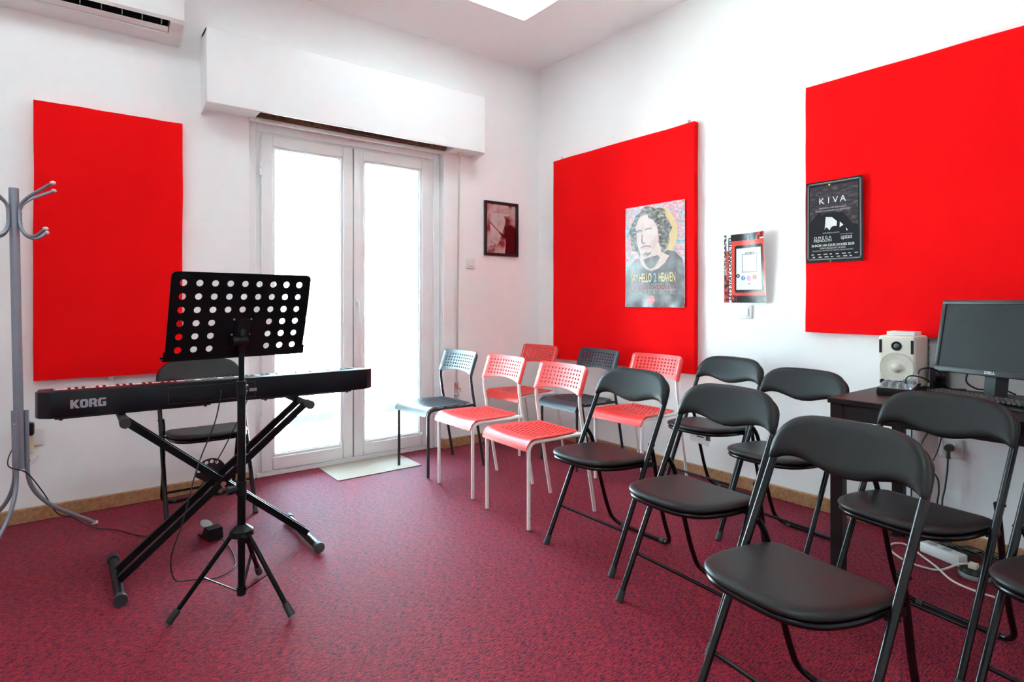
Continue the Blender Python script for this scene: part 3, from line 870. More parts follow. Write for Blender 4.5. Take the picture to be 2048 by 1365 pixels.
# black concert poster on the right panel
kw_, kh_ = 0.288, 0.432
pk = thing('concert_poster', 'black concert poster with white lettering on the edge of the right red panel', 'poster', (-0.0535, -2.330, 1.336), (0, 0, -pi / 2))
def bendK(u, v): return 0.003 + 0.012 * max(0, (u - 0.12) / 0.17) ** 2 * (0.4 + 0.6 * v / 0.432) + 0.003 * sin(u * 60) * max(0, 1 - u / 0.1) * max(0.0, 1 - v / 0.35) + 0.001
M['k_bg'] = patch_mat('black_cave_print', [(0.030, 0.026, 0.030), (0.040, 0.032, 0.038), (0.10, 0.075, 0.085)], 30, 0.22, stretch=(1, 1, 2.2), detail=8)
M['k_black'] = mat('glossy_black_print', (0.014, 0.013, 0.016), 0.24, spec=0.35)
flat('paper_sheet', rrect(0, kw_, 0, kh_, 0.001), M['k_black'], pk, 0.0, bendK, thick=0.0006)
def Kf(name, pts, m, k): return flat(name, pts, m, pk, 0.0004 + 0.0003 * k, bendK, step=0.02)
Kf('cave_picture', [(0.02, 0.405), (0.265, 0.405), (0.265, 0.185), (0.235, 0.195), (0.215, 0.225), (0.19, 0.255), (0.15, 0.262), (0.11, 0.262), (0.08, 0.248), (0.075, 0.27), (0.05, 0.25), (0.02, 0.21)], M['k_bg'], 1)
def frame_pts(x0, x1, z0, z1, r, t):
    return rrect(x0, x1, z0, z1, r), rrect(x0 + t, x1 - t, z0 + t, z1 - t, r * .8)
def ring_flat(name, o_, i_, m, par, off, bend):
    bm = B(); oo = resample(o_, 0.02); ii = resample(i_, 0.02)
    plate(bm, oo, lambda u, v, d: Vector((u, -off - bend(u, v), v)), 0, holes=[ii])
    return obj(name, bm, m, par)
for (ins, t_) in ((0.009, 0.0016), (0.0135, 0.0009)):
    a_, b_ = frame_pts(ins, kw_ - ins, ins + .006, kh_ - ins, 0.012, t_); ring_flat('border_line', a_, b_, M['ink_grey'], pk, 0.0011, bendK)
Kf('cave_mouth', [(0.098, 0.172), (0.103, 0.240), (0.135, 0.236), (0.160, 0.212), (0.158, 0.188), (0.143, 0.190), (0.130, 0.182), (0.122, 0.168), (0.112, 0.182), (0.104, 0.185)], M['ink_white'], 2)
Kf('cave_gap', [(0.173, 0.178), (0.175, 0.208), (0.193, 0.190), (0.184, 0.186)], M['ink_white'], 2)
Kf('cave_gap', [(0.205, 0.176), (0.207, 0.160), (0.215, 0.160)], M['ink_white'], 2)
KK = dict(bend=bendK)
for ch_, cx_ in (('K', 0.082), ('I', 0.118), ('V', 0.152), ('A', 0.190)):
    text('title_lettering', ch_, 0.046, M['ink_white'], pk, cx_, 0.325 + (cx_ - .135) * .02, 0.0016, **KK)
text('small_lettering', 'PRESENTING THEIR DEBUT ALBUM', 0.010, M['ink_grey'], pk, 0.138, 0.287, 0.0016, fit=0.135, **KK)
text('small_lettering', '"AN ELEGY OF SCARS AND PAST REFLECTIONS"', 0.010, M['ink_grey'], pk, 0.138, 0.272, 0.0016, fit=0.18, **KK)
text('small_lettering', 'WITH SPECIAL GUESTS', 0.009, M['ink_grey'], pk, 0.130, 0.154, 0.0016, fit=0.085, **KK)
text('band_lettering', 'O M E G A', 0.020, M['ink_white'], pk, 0.088, 0.131, 0.0016, fit=0.088, **KK)
text('band_lettering', 'MONOLITH', 0.021, M['ink_white'], pk, 0.088, 0.115, 0.0016, fit=0.09, **KK)
text('band_lettering', 'upstaat', 0.034, M['ink_white'], pk, 0.208, 0.128, 0.0016, fit=0.055, **KK)
Kf('band_logo_line', rrect(0.175, 0.238, 0.142, 0.1435, 0), M['ink_grey'], 3)
text('date_lettering', '26.04.24 | AN CLUB | DOORS 20:30', 0.018, M['ink_white'], pk, 0.138, 0.090, 0.0016, fit=0.215, bold=0.0003, **KK)
text('small_lettering', 'TICKETS: PRE SALE 10€ | 12€ DOOR', 0.011, M['ink_white'], pk, 0.138, 0.074, 0.0016, fit=0.13, **KK)
text('small_lettering', 'OLD SCHOOL, MONSTERVILLE, FUZZ INK, SUPERIAN RECORDS', 0.009, M['ink_grey'], pk, 0.138, 0.062, 0.0016, fit=0.205, **KK)
bm = B()
for r_, (zz, n_) in enumerate(((0.043, 8), (0.029, 7))):
    for k in range(n_):
        xx = 0.030 + k * 0.031 + (0.006 if r_ else 0)
        for v in resample(rrect(0, 1, 0, 1, 0), 2): pass
        vv = [(xx, zz - .0025), (xx + 0.012 + 0.004 * (k % 3), zz - .0025), (xx + 0.012 + 0.004 * (k % 3), zz + .0025), (xx, zz + .0025)]
        bm.faces.new([bm.verts.new((a, -0.0016 - bendK(a, b), b)) for a, b in vv])
o_ = obj('sponsor_marks', bm, M['ink_grey'], pk)
bm = B(); ball(bm, (0.122, -0.006, 0.408), 0.0045); obj('push_pin', bm, 'pin_yellow', pk, True)
bm = B(); ball(bm, (0.128, -0.006, 0.006), 0.0045); obj('push_pin', bm, 'pin_green', pk, True)

# social media poster between the panels
sw_, sh_ = 0.287, 0.420
ps = thing('notice_poster', 'glossy red and black poster with a printed tablet, between the two red panels', 'poster', (0.0, -1.797, 1.120), (0, 0, -pi / 2))
def bendS(u, v): return 0.002 + 0.050 * max(0, (u - 0.10) / 0.187) ** 2 * (0.35 + 0.65 * v / 0.42) + 0.001
def Sf(name, pts, m, k): return flat(name, pts, m, ps, 0.0003 + 0.0003 * k, bendS, step=0.02)
M['s_black'] = mat('glossy_black_ink', (0.016, 0.016, 0.018), 0.22, spec=0.35)
M['s_red'] = mat('glossy_red_ink', (0.62, 0.045, 0.030), 0.25, spec=0.35)
M['s_grunge'] = patch_mat('grunge_black_red_print', [(0.02, 0.02, 0.02), (0.03, 0.02, 0.02), (0.6, 0.05, 0.04), (0.75, 0.06, 0.04)], 70, 0.2)
M['s_grunge_w'] = patch_mat('grunge_black_white_print', [(0.02, 0.02, 0.02), (0.03, 0.03, 0.03), (0.8, 0.8, 0.8)], 90, 0.2)
flat('paper_sheet', rrect(0, sw_, 0, sh_, 0.001), M['paper_white'], ps, 0.0, bendS, thick=0.0006)
Sf('black_strip', rrect(0.0, 0.016, 0.002, 0.418, 0), M['s_grunge_w'], 1)
Sf('red_strip', rrect(0.016, 0.032, 0.04, 0.32, 0), M['s_red'], 1)
Sf('grunge_strip', rrect(0.0, 0.034, 0.002, 0.15, 0), M['s_grunge'], 2)
Sf('red_field', rrect(0.052, sw_ - .002, 0.04, 0.378, 0), M['s_red'], 1)
Sf('black_band', rrect(0.046, sw_ - .03, 0.378, 0.418, 0), M['s_black'], 1)
Sf('black_band', rrect(0.052, sw_ - .002, 0.002, 0.044, 0), M['s_black'], 2)
Sf('grunge_corner', rrect(0.225, sw_ - .002, 0.385, 0.418, 0), M['s_grunge'], 2)
Sf('grunge_corner', rrect(0.052, 0.085, 0.002, 0.05, 0), M['s_grunge'], 3)
Sf('tablet_body', rrect(0.072, 0.272, 0.062, 0.348, 0.012), M['s_black'], 3)
Sf('tablet_screen', rrect(0.084, 0.258, 0.080, 0.330, 0), M['ink_white'], 4)
a_, b_ = frame_pts(0.122, 0.228, 0.184, 0.296, 0.001, 0.003); ring_flat('code_border', a_, b_, M['s_black'], ps, 0.0018, bendS)
Sf('caption_plate', rrect(0.144, 0.207, 0.290, 0.305, 0.002), M['s_black'], 5)
SS = dict(bend=bendS)
text('caption_lettering', 'SCAN ME', 0.012, M['ink_white'], ps, 0.1755, 0.2975, 0.0022, fit=0.055, bold=0.0004, **SS)
text('slogan_lettering', "LET'S STAY CONNECTED", 0.030, M['s_black'], ps, 0.0415, 0.208, 0.0012, rot=pi / 2, fit=0.385, bold=0.0012, shear=0.25, **SS)
for (cx_, cz_, r_, mm_) in ((0.095, 0.164, 0.012, M['s_black']), (0.130, 0.150, 0.013, mat('blue_badge_ink', (0.03, 0.11, 0.42), 0.25)), (0.168, 0.148, 0.014, mat('violet_badge_ink', (0.55, 0.10, 0.32), 0.25)), (0.208, 0.153, 0.014, M['s_red']), (0.242, 0.170, 0.012, mat('orange_badge_ink', (0.85, 0.42, 0.30), 0.25))):
    Sf('round_badge', circle(cx_, cz_, r_, 22), mm_, 5)
for (cx_, cz_, s_) in ((0.095, 0.164, 0.006), (0.209, 0.153, 0.006)):
    Sf('play_mark', [(cx_ - s_ * .6, cz_ - s_), (cx_ + s_, cz_), (cx_ - s_ * .6, cz_ + s_)], M['ink_white'], 6)
text('badge_letter', 'f', 0.024, M['ink_white'], ps, 0.131, 0.149, 0.0022, bold=0.001, **SS)
a_, b_ = rrect(0.160, 0.176, 0.140, 0.156, 0.004), rrect(0.162, 0.174, 0.142, 0.154, 0.003); ring_flat('camera_mark', a_, b_, M['ink_white'], ps, 0.0022, bendS)
a_, b_ = circle(0.168, 0.148, 0.004, 12), circle(0.168, 0.148, 0.0028, 12); ring_flat('camera_lens_mark', a_, b_, M['ink_white'], ps, 0.0022, bendS)
Sf('cloud_mark', [(0.236, 0.167), (0.249, 0.167), (0.249, 0.171), (0.245, 0.175), (0.240, 0.174), (0.236, 0.171)], M['ink_white'], 6)
Sf('round_logo', circle(0.148, 0.110, 0.009, 16), mat('light_grey_ink', (0.66, 0.66, 0.68), 0.4), 5)
Sf('logo_line', rrect(0.162, 0.178, 0.112, 0.117, 0), M['s_red'], 5)
Sf('logo_line', rrect(0.162, 0.176, 0.104, 0.1065, 0), M['ink_grey'], 5)
Sf('logo_line', rrect(0.162, 0.190, 0.0985, 0.101, 0), M['ink_grey'], 5)

# switches and sockets
def switch(label, loc, rz):
    t = thing('light_switch', label, 'light switch', loc, (0, 0, rz))
    boxo('plate', -0.042, 0.042, -0.009, -0.0005, -0.042, 0.042, 'white_plastic', t, 0.004)
    boxo('rocker', -0.023, 0.023, -0.014, -0.008, -0.023, 0.023, 'white_plastic', t, 0.003)
switch('white light switch beside the framed picture', (-0.709, 0, 1.431), 0)
switch('white light switch below the red and black tablet poster', (0, -1.942, 1.067), -pi / 2)
sk = thing('wall_socket', 'wall socket with black power adapter in a cream plug block, behind the coat rack', 'wall socket', (-3.375, 0, 0.43))
boxo('plate', -0.035, 0.030, -0.009, -0.0005, -0.045, 0.045, 'white_plastic', sk, 0.003)
boxo('plug_block', -0.062, -0.012, -0.055, -0.009, -0.075, 0.02, 'cream_plastic', sk, 0.004)
ad = boxo('power_adapter', -0.075, -0.008, -0.085, -0.030, 0.022, 0.085, 'black_plastic', sk, 0.010)
tag(tubeo('aerial_cable', spline([(-3.47, -0.006, 0.28), (-3.42, -0.012, 0.285), (-3.39, -0.010, 0.31), (-3.367, -0.003, 0.335)]), 0.0035, 'white_plastic'), 'short white cable coming out of the wall behind the coat rack', 'cable')
rs = thing('wall_socket', 'white wall socket with a dark plug, under the computer desk', 'wall socket', (0, -2.967, 0.452), (0, 0, -pi / 2))
boxo('plate', -0.045, 0.045, -0.009, -0.0005, -0.045, 0.045, 'white_plastic', rs, 0.003)
bm = B(); box(bm, -0.024, 0.024, -0.013, -0.0085, -0.027, 0.027, 0.003, 1); obj('socket_insert', bm, 'white_plastic', rs, True)
bm = B(); cyl(bm, (0, -0.011, 0.003), (0, -0.040, 0.003), 0.018, 0.016); tube(bm, [(0, -0.033, 0.0), (0.0, -0.036, -0.022), (0, -0.036, -0.045)], 0.009, sx=0.8)
obj('plug', bm, mat('olive_black_plastic', (0.045, 0.04, 0.025), 0.4), rs, True)

# door mat
mt = boxo('door_mat', -0.295, 0.295, -0.19, 0.19, 0.0005, 0.0055, 'weave', None, 0.002)
mt.location = (-1.603, -0.122, 0); mt.rotation_euler = (0, 0, radians(-0.2))
tag(mt, 'beige woven door mat in front of the balcony door', 'door mat')

# ------------------------------------------------------------------ perforated stacking chairs
def stack_chair(label, loc, rz, plastic, metal, group):
    t = thing('stacking_chair', label, 'chair', loc, (0, 0, rz), group)
    S = 0.186
    for s in (S, -S):
        bm = B()
        tube(bm, fillet([(0, s, 0.004), (0.0, s, 0.43), (0.36, s, 0.428)], 0.05, 8), 0.0095, seg=12, sx=1.0)
        obj('leg', bm, metal, t, True)
        bm = B()
        tube(bm, fillet([(0.445, s, 0.004), (0.372, s, 0.40), (0.358, s, 0.47), (0.333, s * .99, 0.625), (0.385, s * .96, 0.765)], 0.05, 6), 0.0095, seg=12)
        obj('leg', bm, metal, t, True)
        for xx in (0.0, 0.445):
            pass
    bm = B(); cyl(bm, (0.362, -S, 0.424), (0.362, S, 0.424), 0.008); cyl(bm, (0.10, -S, 0.424), (0.10, S, 0.424), 0.007)
    obj('crossbar', bm, metal, t, True)
    # seat: v runs from the back edge forward and down over the front
    R_ = 0.052; VF = 0.315; HW = 0.198
    def fseat(u, v, d):
        sad = -0.010 * (1 - (u / HW) ** 2) * min(1, v / 0.06)
        if v < VF:
            x = 0.345 - v; z = 0.444 + sad + 0.004 * (v / VF) ; return Vector((x, u, z + d))
        a = (v - VF) / R_
        a = min(a, 1.35)
        rest = max(0, (v - VF) - 1.35 * R_)
        k = 1 - min(1, a / 1.2)
        x = 0.345 - VF - sin(a) * (R_ + d) - rest * cos(1.35)
        z = 0.448 + sad * k - R_ + cos(a) * (R_ + d) - rest * sin(1.35)
        return Vector((x, u, z))
    ol = [(-0.165, 0.006), (-0.160, 0.0), (0.160, 0.0), (0.165, 0.006), (0.172, 0.05), (0.19, 0.12)] + [(HW, 0.18), (HW, 0.37)] + \
         [(HW - 0.012 + 0.012 * cos(radians(a)), 0.388 + 0.012 * sin(radians(a))) for a in (0, 30, 60, 90)] + \
         [(-HW + 0.012 + 0.012 * cos(radians(a)), 0.388 + 0.012 * sin(radians(a))) for a in (90, 120, 150, 180)] + \
         [(-HW, 0.37), (-HW, 0.18), (-0.19, 0.12), (-0.172, 0.05)]
    holes = []
    for j in range(11):
        v = 0.028 + j * 0.0245
        n = 10 if j % 2 else 11
        for i in range(n):
            u = (i - (n - 1) / 2) * 0.0275
            holes.append(circle(u, v, 0.0080, 8, 0.0080))
    bm = B(); plate(bm, resample(ol, 0.016), fseat, 0.0055, holes, step=0.024, margin=0.006)
    obj('seat', bm, plastic, t, True, 50)
    # backrest: u sideways, v up
    def fback(u, v, d):
        x = 0.331 + (v - 0.62) * 0.36 + 0.028 * (1 - (u / 0.2) ** 2) - 0.010
        c = Vector((x, u, v))
        nn = Vector((-1, -0.28 * u / 0.2 * -1 * -1, 0.36)).normalized()
        if abs(u) > 0.192: c.x += (abs(u) - 0.192) * 0.9
        return c + nn * d
    W2 = 0.203
    top = rrect(-W2, W2, 0.66, 0.783, (0, 0, 0.032, 0.032), 6)
    up_ = [p for p in top if p[1] > 0.70]
    low = [(-W2 + 2 * W2 * k / 16, 0.628 + 0.024 * (1 - ((k - 8) / 8) ** 2)) for k in range(17)]
    ol = low + up_
    holes = []
    for j in range(5):
        v = 0.670 + j * 0.0205
        for i in range(12):
            u = (i - 5.5) * 0.0268
            if j == 0 and False: continue
            holes.append(circle(u, v, 0.0066, 8, 0.0063))
    bm = B(); plate(bm, resample(ol, 0.02), fback, 0.007, holes, step=0.024, margin=0.006)
    obj('backrest', bm, plastic, t, True, 50)
    return t
RW = 'red perforated stacking chairs with white legs'
DK = 'dark perforated stacking chairs'
c_red = stack_chair('red perforated chair of the left row, nearest to the black folding chairs', (-1.438, -1.462, 0), radians(-1.5), 'red_plastic', 'white_metal', RW)
c_dk = stack_chair('dark blue-grey perforated chair by the balcony door', (-1.430, -0.415, 0), radians(3.0), 'dark_plastic', 'dark_metal', DK)
dup(c_red, (-1.413, -0.915, 0), radians(0.5), 'red perforated chair directly behind the dark chair at the door, middle of its row')
dup(c_red, (-0.640, -0.350, 0), radians(3), 'red perforated chair in the room corner, farthest from the camera')
dup(c_dk, (-0.562, -0.885, 0), radians(-2), 'dark perforated chair of the back row, between two red chairs')
dup(c_red, (-0.568, -1.432, 0), radians(1.5), 'red perforated chair of the back row, in front of the panel with the portrait poster')

# ------------------------------------------------------------------ folding chairs
def folding_chair(label, loc, rz, group='black padded folding chairs'):
    t = thing('folding_chair', label, 'folding chair', loc, (0, 0, rz), group)
    S = 0.205
    pts = [(0.0, S, 0.01), (0.325, S, 0.65), (0.352, S, 0.705), (0.372, 0.197, 0.745), (0.382, 0.158, 0.776), (0.386, 0.09, 0.785)]
    arch = pts + [(0.387, 0.0, 0.786)] + [(p[0], -p[1], p[2]) for p in reversed(pts)]
    bm = B(); tube(bm, fillet(arch, 0.03, 5), 0.0108, seg=14); obj('front_leg_frame', bm, 'black_metal', t, True)
    bm = B(); tube(bm, [(0.083, S, 0.163), (0.083, -S, 0.163)], 0.0062); obj('stretcher', bm, 'black_metal', t, True)
    q = 0.186
    rear = [(0.252, 0.195, 0.503), (0.274, 0.189, 0.470), (0.292, q, 0.415), (0.325, 0.182, 0.27), (0.366, 0.181, 0.135), (0.405, 0.180, 0.045), (0.432, 0.150, 0.012)]
    bm = B(); tube(bm, fillet(rear + [(p[0], -p[1], p[2]) for p in reversed(rear)], 0.045, 6), 0.0095, seg=12); obj('rear_leg_frame', bm, 'black_metal', t, True)
    for s in (1, -1):
        bm = B(); cyl(bm, (-0.005, s * S, 0.0), (0.014, s * S, 0.036), 0.0145, 0.0128, seg=16); obj('foot_cap', bm, 'rubber', t, True)
        bm = B(); cyl(bm, (0.432, s * 0.128, 0.0125), (0.432, s * 0.106, 0.0125), 0.0122, seg=14); obj('floor_clip', bm, 'rubber', t, True)
        bm = B(); cyl(bm, (0.252, s * 0.188, 0.503), (0.252, s * 0.2175, 0.503), 0.0045, seg=10); cyl(bm, (0.21, s * 0.186, 0.418), (0.21, s * 0.2175, 0.418), 0.0045, seg=10)
        obj('pivot_bolt', bm, 'black_metal', t, True)
        bm = B(); sqbar(bm, (0.20, s * 0.190, 0.419), (0.295, s * 0.190, 0.408), 0.004, 0.022); obj('side_bracket', bm, 'black_metal', t)
    # seat pad, u = depth, v = sideways
    half = [(-0.052, 0.0), (-0.050, 0.05), (-0.043, 0.095), (-0.022, 0.135), (0.012, 0.163), (0.065, 0.180), (0.13, 0.187), (0.22, 0.186), (0.275, 0.180), (0.300, 0.160), (0.308, 0.12), (0.310, 0.0)]
    sp_ = [tuple(p)[:2] for p in spline([(a, b, 0) for a, b in half], 3)]
    ol = sp_ + [(a, -b) for a, b in reversed(sp_[1:-1])]
    ol = [(a, b) for a, b in ol]
    def fs(u, v, d): return Vector((u, v, 0.446 - 0.055 * u - 0.004 * (1 - (v / .19) ** 2) + d))
    bm = B(); cushion(bm, ol, fs, 0.014, 0.010, 0.035); st_ = obj('seat', bm, 'vinyl', t, True, 60)
    bm = B(); rim = [Vector((0.13 + (a - 0.13) * 0.93, b * 0.94, 0.446 - 0.055 * a - 0.021)) for a, b in resample(ol, 0.03)]
    tube(bm, rim, 0.009, seg=10, closed=True)
    plate(bm, [(0.13 + (a - 0.13) * 0.93, b * 0.94) for a, b in ol], lambda u, v, d: Vector((u, v, 0.446 - 0.055 * u - 0.016 + d)), 0.004)
    obj('seat_pan', bm, 'black_metal', st_, True)
    # backrest pad, u sideways, v up
    top = [(0.2135, 0.664), (0.2145, 0.70), (0.208, 0.735), (0.192, 0.764), (0.165, 0.787), (0.13, 0.799), (0.085, 0.804), (0.0, 0.806)]
    bot = [(0.0, 0.657), (0.04, 0.661), (0.085, 0.672), (0.13, 0.682), (0.165, 0.681), (0.19, 0.672), (0.206, 0.662)]
    T = [tuple(p)[:2] for p in spline([(a, b, 0) for a, b in top], 3)]
    Bt = [tuple(p)[:2] for p in spline([(a, b, 0) for a, b in bot], 3)]
    right = Bt + T[:-1]
    ol = right + [(0.0, 0.806)] + [(-a, b) for a, b in reversed(right[1:])]
    def fb(u, v, d):
        x = 0.331 + (v - 0.662) * 0.37 + 0.020 * (1 - (u / .21) ** 2) - 0.004
        return Vector((x, u, v)) + Vector((-0.94, 0, 0.33)) * d
    bm = B(); cushion(bm, ol, fb, 0.016, 0.012, 0.028, 0.02); bk = obj('backrest', bm, 'vinyl', t, True, 60)
    return t
fc = folding_chair('black padded folding chair beside the nearest red chair, left end of the folding rows', (-1.473, -2.023, 0), radians(-0.3))
FG = 'black padded folding chairs'
dup(fc, (-1.609, -2.585, 0), radians(-4.5), 'black padded folding chair in the middle of the front row of folding chairs')
fI = dup(fc, (-1.950, -3.130, 0), radians(-9.0), 'black padded folding chair closest to the camera')
fI['label'] = 'black padded folding chair closest to the camera, largest in the foreground'
fJ = dup(fc, (-0.548, -1.938, 0), radians(-2.5), 'black padded folding chair against the wall with a paper label hanging under its seat')
dup(fc, (-0.815, -2.483, 0), radians(-4.5), 'black padded folding chair at the left end of the dark desk')
dup(fc, (-1.180, -3.125, 0), radians(-9.5), 'black padded folding chair in front of the desk and the computer screen')
dup(fc, (-1.440, -3.600, 0), radians(-11.5), 'black padded folding chair mostly cut off at the right edge of the view')
dup(fc, (-2.654, -0.569, 0), radians(90.3), 'black padded folding chair behind the digital piano, by the left red panel')
# paper label under the chair by the wall
lb = B(); 
plate(lb, rrect(0, 0.125, 0, 0.075, 0.001), lambda u, v, d: Vector((0.10 + d, 0.075 - u, 0.345 + v - u * 0.12)), 0.0008)
lo = obj('care_label', lb, mat('pink_white_paper', (0.72, 0.66, 0.70), 0.6), fJ); lo['label'] = 'white paper label'
bm = B()
for k in range(9): box(bm, 0.0985, 0.0993, -0.032 - k * 0.0035, -0.030 - k * 0.0035, 0.362, 0.388)
box(bm, 0.0985, 0.0993, -0.015, 0.03, 0.372, 0.379)
for k in range(4): box(bm, 0.0985, 0.0993, -0.00, 0.055, 0.39 + k * 0.006, 0.392 + k * 0.006)
obj('printed_marks', bm, M['ink_black'], lo)

# ------------------------------------------------------------------ digital piano and its stand
KX0, KX1, KY0, KY1 = -3.349, -1.992, -1.075, -0.742
KZ0, KZ1 = 0.684, 0.785
kb = thing('digital_piano', 'black digital piano on an X-shaped stand, seen from behind', 'digital piano', ((KX0 + KX1) / 2, KY0, KZ0))
cx_, cy_, cz_ = (KX0 + KX1) / 2, KY0, KZ0
hw = (KX1 - KX0) / 2; dp = KY1 - KY0; hh = KZ1 - KZ0
def body_outline(hw_, y1_):
    return [(-hw_ + 0.045, 0.0), (hw_ - 0.045, 0.0), (hw_ - 0.008, 0.030), (hw_, 0.06), (hw_, y1_), (-hw_, y1_), (-hw_, 0.06), (-hw_ + 0.008, 0.030)]
bm = B()
o1 = body_outline(hw, dp)
lo_ = [bm.verts.new((x, y, 0.0 if y < .1 else 0.0)) for x, y in o1]
z_at = lambda y: hh if y < 0.062 else hh - 0.062
up_ = [bm.verts.new((x, y, hh - (0.060 if y > 0.1 else 0.0))) for x, y in o1]
n_ = len(o1)
for i in range(n_): bm.faces.new((lo_[i], lo_[(i + 1) % n_], up_[(i + 1) % n_], up_[i]))
bm.faces.new(lo_[::-1])
bm.faces.new([up_[i] for i in (0, 1, 2, 3, 6, 7)]); bm.faces.new([up_[i] for i in (3, 4, 5, 6)])
bmesh.ops.bevel(bm, geom=[e for e in bm.edges], offset=0.004, segments=2, affect='EDGES', profile=0.5)
obj('body', bm, 'kb_plastic', kb, True)
for s in (-1, 1):
    bm = B()
    xa, xb = (-hw + 0.003, -hw + 0.052) if s < 0 else (hw - 0.052, hw - 0.003)
    prism(bm, [(0.07, hh - 0.07), (0.07, hh - 0.010), (0.17, hh - 0.012), (0.31, hh - 0.022), (dp - .002, hh - 0.030), (dp - .002, hh - 0.08)], xa, xb)
    obj('end_block', bm, 'kb_plastic', kb)
bm = B(); box(bm, -hw + 0.052, hw - 0.052, 0.064, 0.165, hh - 0.05, hh - 0.016, 0.003, 1); obj('control_strip', bm, 'kb_plastic', kb, True)
bm = B(); box(bm, -0.62, -0.08, 0.02, 0.30, -0.008, 0.004, 0.003, 1); box(bm, 0.13, 0.56, 0.02, 0.30, -0.008, 0.004, 0.003, 1)
for fx in (-0.60, -0.10, 0.15, 0.54): cyl(bm, (fx, 0.03, -0.013), (fx, 0.03, -0.006), 0.006)
obj('bottom_tray', bm, 'black_plastic', kb, True)
# connector panel
bm = B(); ring(bm, -0.245, 0.10, 0.014, 0.084, 0.0015, -0.0015, 0.001, None, 0); obj('connector_panel', bm, mat('dark_panel_line', (0.03, 0.033, 0.038), 0.4), kb)
bm = B()
for hx_ in (-0.345, 0.215): cyl(bm, (hx_, -0.001, 0.078), (hx_, 0.001, 0.078), 0.006, seg=12)
obj('screw_hole', bm, 'dark_hole', kb)
bm = B(); cyl(bm, (-0.045, -0.003, 0.057), (-0.045, 0.002, 0.057), 0.008, seg=16); cyl(bm, (-0.022, -0.003, 0.060), (-0.022, 0.002, 0.060), 0.011, seg=16); obj('jack', bm, 'dark_hole', kb)
bm = B(); box(bm, 0.072, 0.104, -0.0025, -0.0005, 0.040, 0.054); box(bm, 0.030, 0.066, -0.0025, -0.0005, 0.040, 0.046); lo = obj('rating_label', bm, M['logo_grey'], kb)
# maker's lettering in heavy block capitals
bm = B()
def letter_poly(pts, x, s): 
    plate(bm, [(x + a * s, b * s) for a, b in pts], lambda u, v, d: Vector((u, -0.0012 - d, v)), 0.0014)
def letter_holes(o_, h_, x, s):
    plate(bm, [(x + a * s, b * s) for a, b in o_], lambda u, v, d: Vector((u, -0.0012 - d, v)), 0.0014, holes=[[(x + a * s, b * s) for a, b in h_]])
s_ = 0.033
lx = -hw + 0.107; lz = 0.033
L_K = [(0, 0), (0.30, 0), (0.30, 0.36), (0.52, 0), (0.88, 0), (0.56, 0.52), (0.86, 1), (0.53, 1), (0.30, 0.64), (0.30, 1), (0, 1)]
L_O = rrect(0, 0.80, 0, 1, 0.26, 5); L_Oh = rrect(0.29, 0.51, 0.24, 0.76, 0.09, 4)
L_R = [(0, 0), (0.30, 0), (0.30, 0.36), (0.40, 0.36), (0.52, 0), (0.86, 0), (0.70, 0.42), (0.80, 0.55), (0.80, 0.80), (0.62, 1), (0, 1)]; L_Rh = rrect(0.30, 0.50, 0.56, 0.78, 0.02, 2)
L_G = [(0.12, 0), (0.80, 0), (0.80, 0.56), (0.44, 0.56), (0.44, 0.38), (0.52, 0.38), (0.52, 0.22), (0.34, 0.22), (0.29, 0.28), (0.29, 0.74), (0.34, 0.80), (0.80, 0.80), (0.80, 1.0), (0.18, 1.0), (0, 0.84), (0, 0.14)]
for (o_, h_, xo) in ((L_K, None, 0.0), (L_O, L_Oh, 0.90), (L_R, L_Rh, 1.76), (L_G, None, 2.64)):
    if h_: letter_holes([(a, b) for a, b in o_], h_, lx + xo * s_, s_)
    else: letter_poly(o_, lx + xo * s_, s_)
for v in bm.verts: v.co.z += lz
obj('maker_lettering', bm, M['logo_grey'], kb)
# keys (from this side the treble end is on the left)
KW0 = -hw + 0.0565; pitch = (2 * hw - 0.113) / 52
bm = B(); box(bm, -pitch / 2 + 0.0006, pitch / 2 - 0.0006, 0.168, dp - 0.012, hh - 0.058, hh - 0.026, 0.0015, 1)
wk = obj('white_key', bm, 'key_white', kb, True)
bm = B(); prism(bm, [(0.168, hh - 0.05), (0.168, hh - 0.0155), (0.262, hh - 0.0165), (0.270, hh - 0.028), (0.270, hh - 0.05)], -0.0055, 0.0055)
bk_ = obj('black_key', bm, 'key_black', kb)
first_w = first_b = True
notes = ['C', 'B', 'A', 'G', 'F', 'E', 'D']
for i in range(52):
    x = KW0 + (i + 0.5) * pitch
    if first_w: wk.location.x = x; first_w = False
    else:
        c = wk.copy(); COL.objects.link(c); c.parent = kb; c.location.x = x
    nme = notes[i % 7]
    if i < 51 and nme in ('B', 'A', 'G', 'E', 'D') and i > 0:
        xx = KW0 + (i + 1) * pitch
        if first_b: bk_.location.x = xx; first_b = False
        else:
            c = bk_.copy(); COL.objects.link(c); c.parent = kb; c.location.x = xx

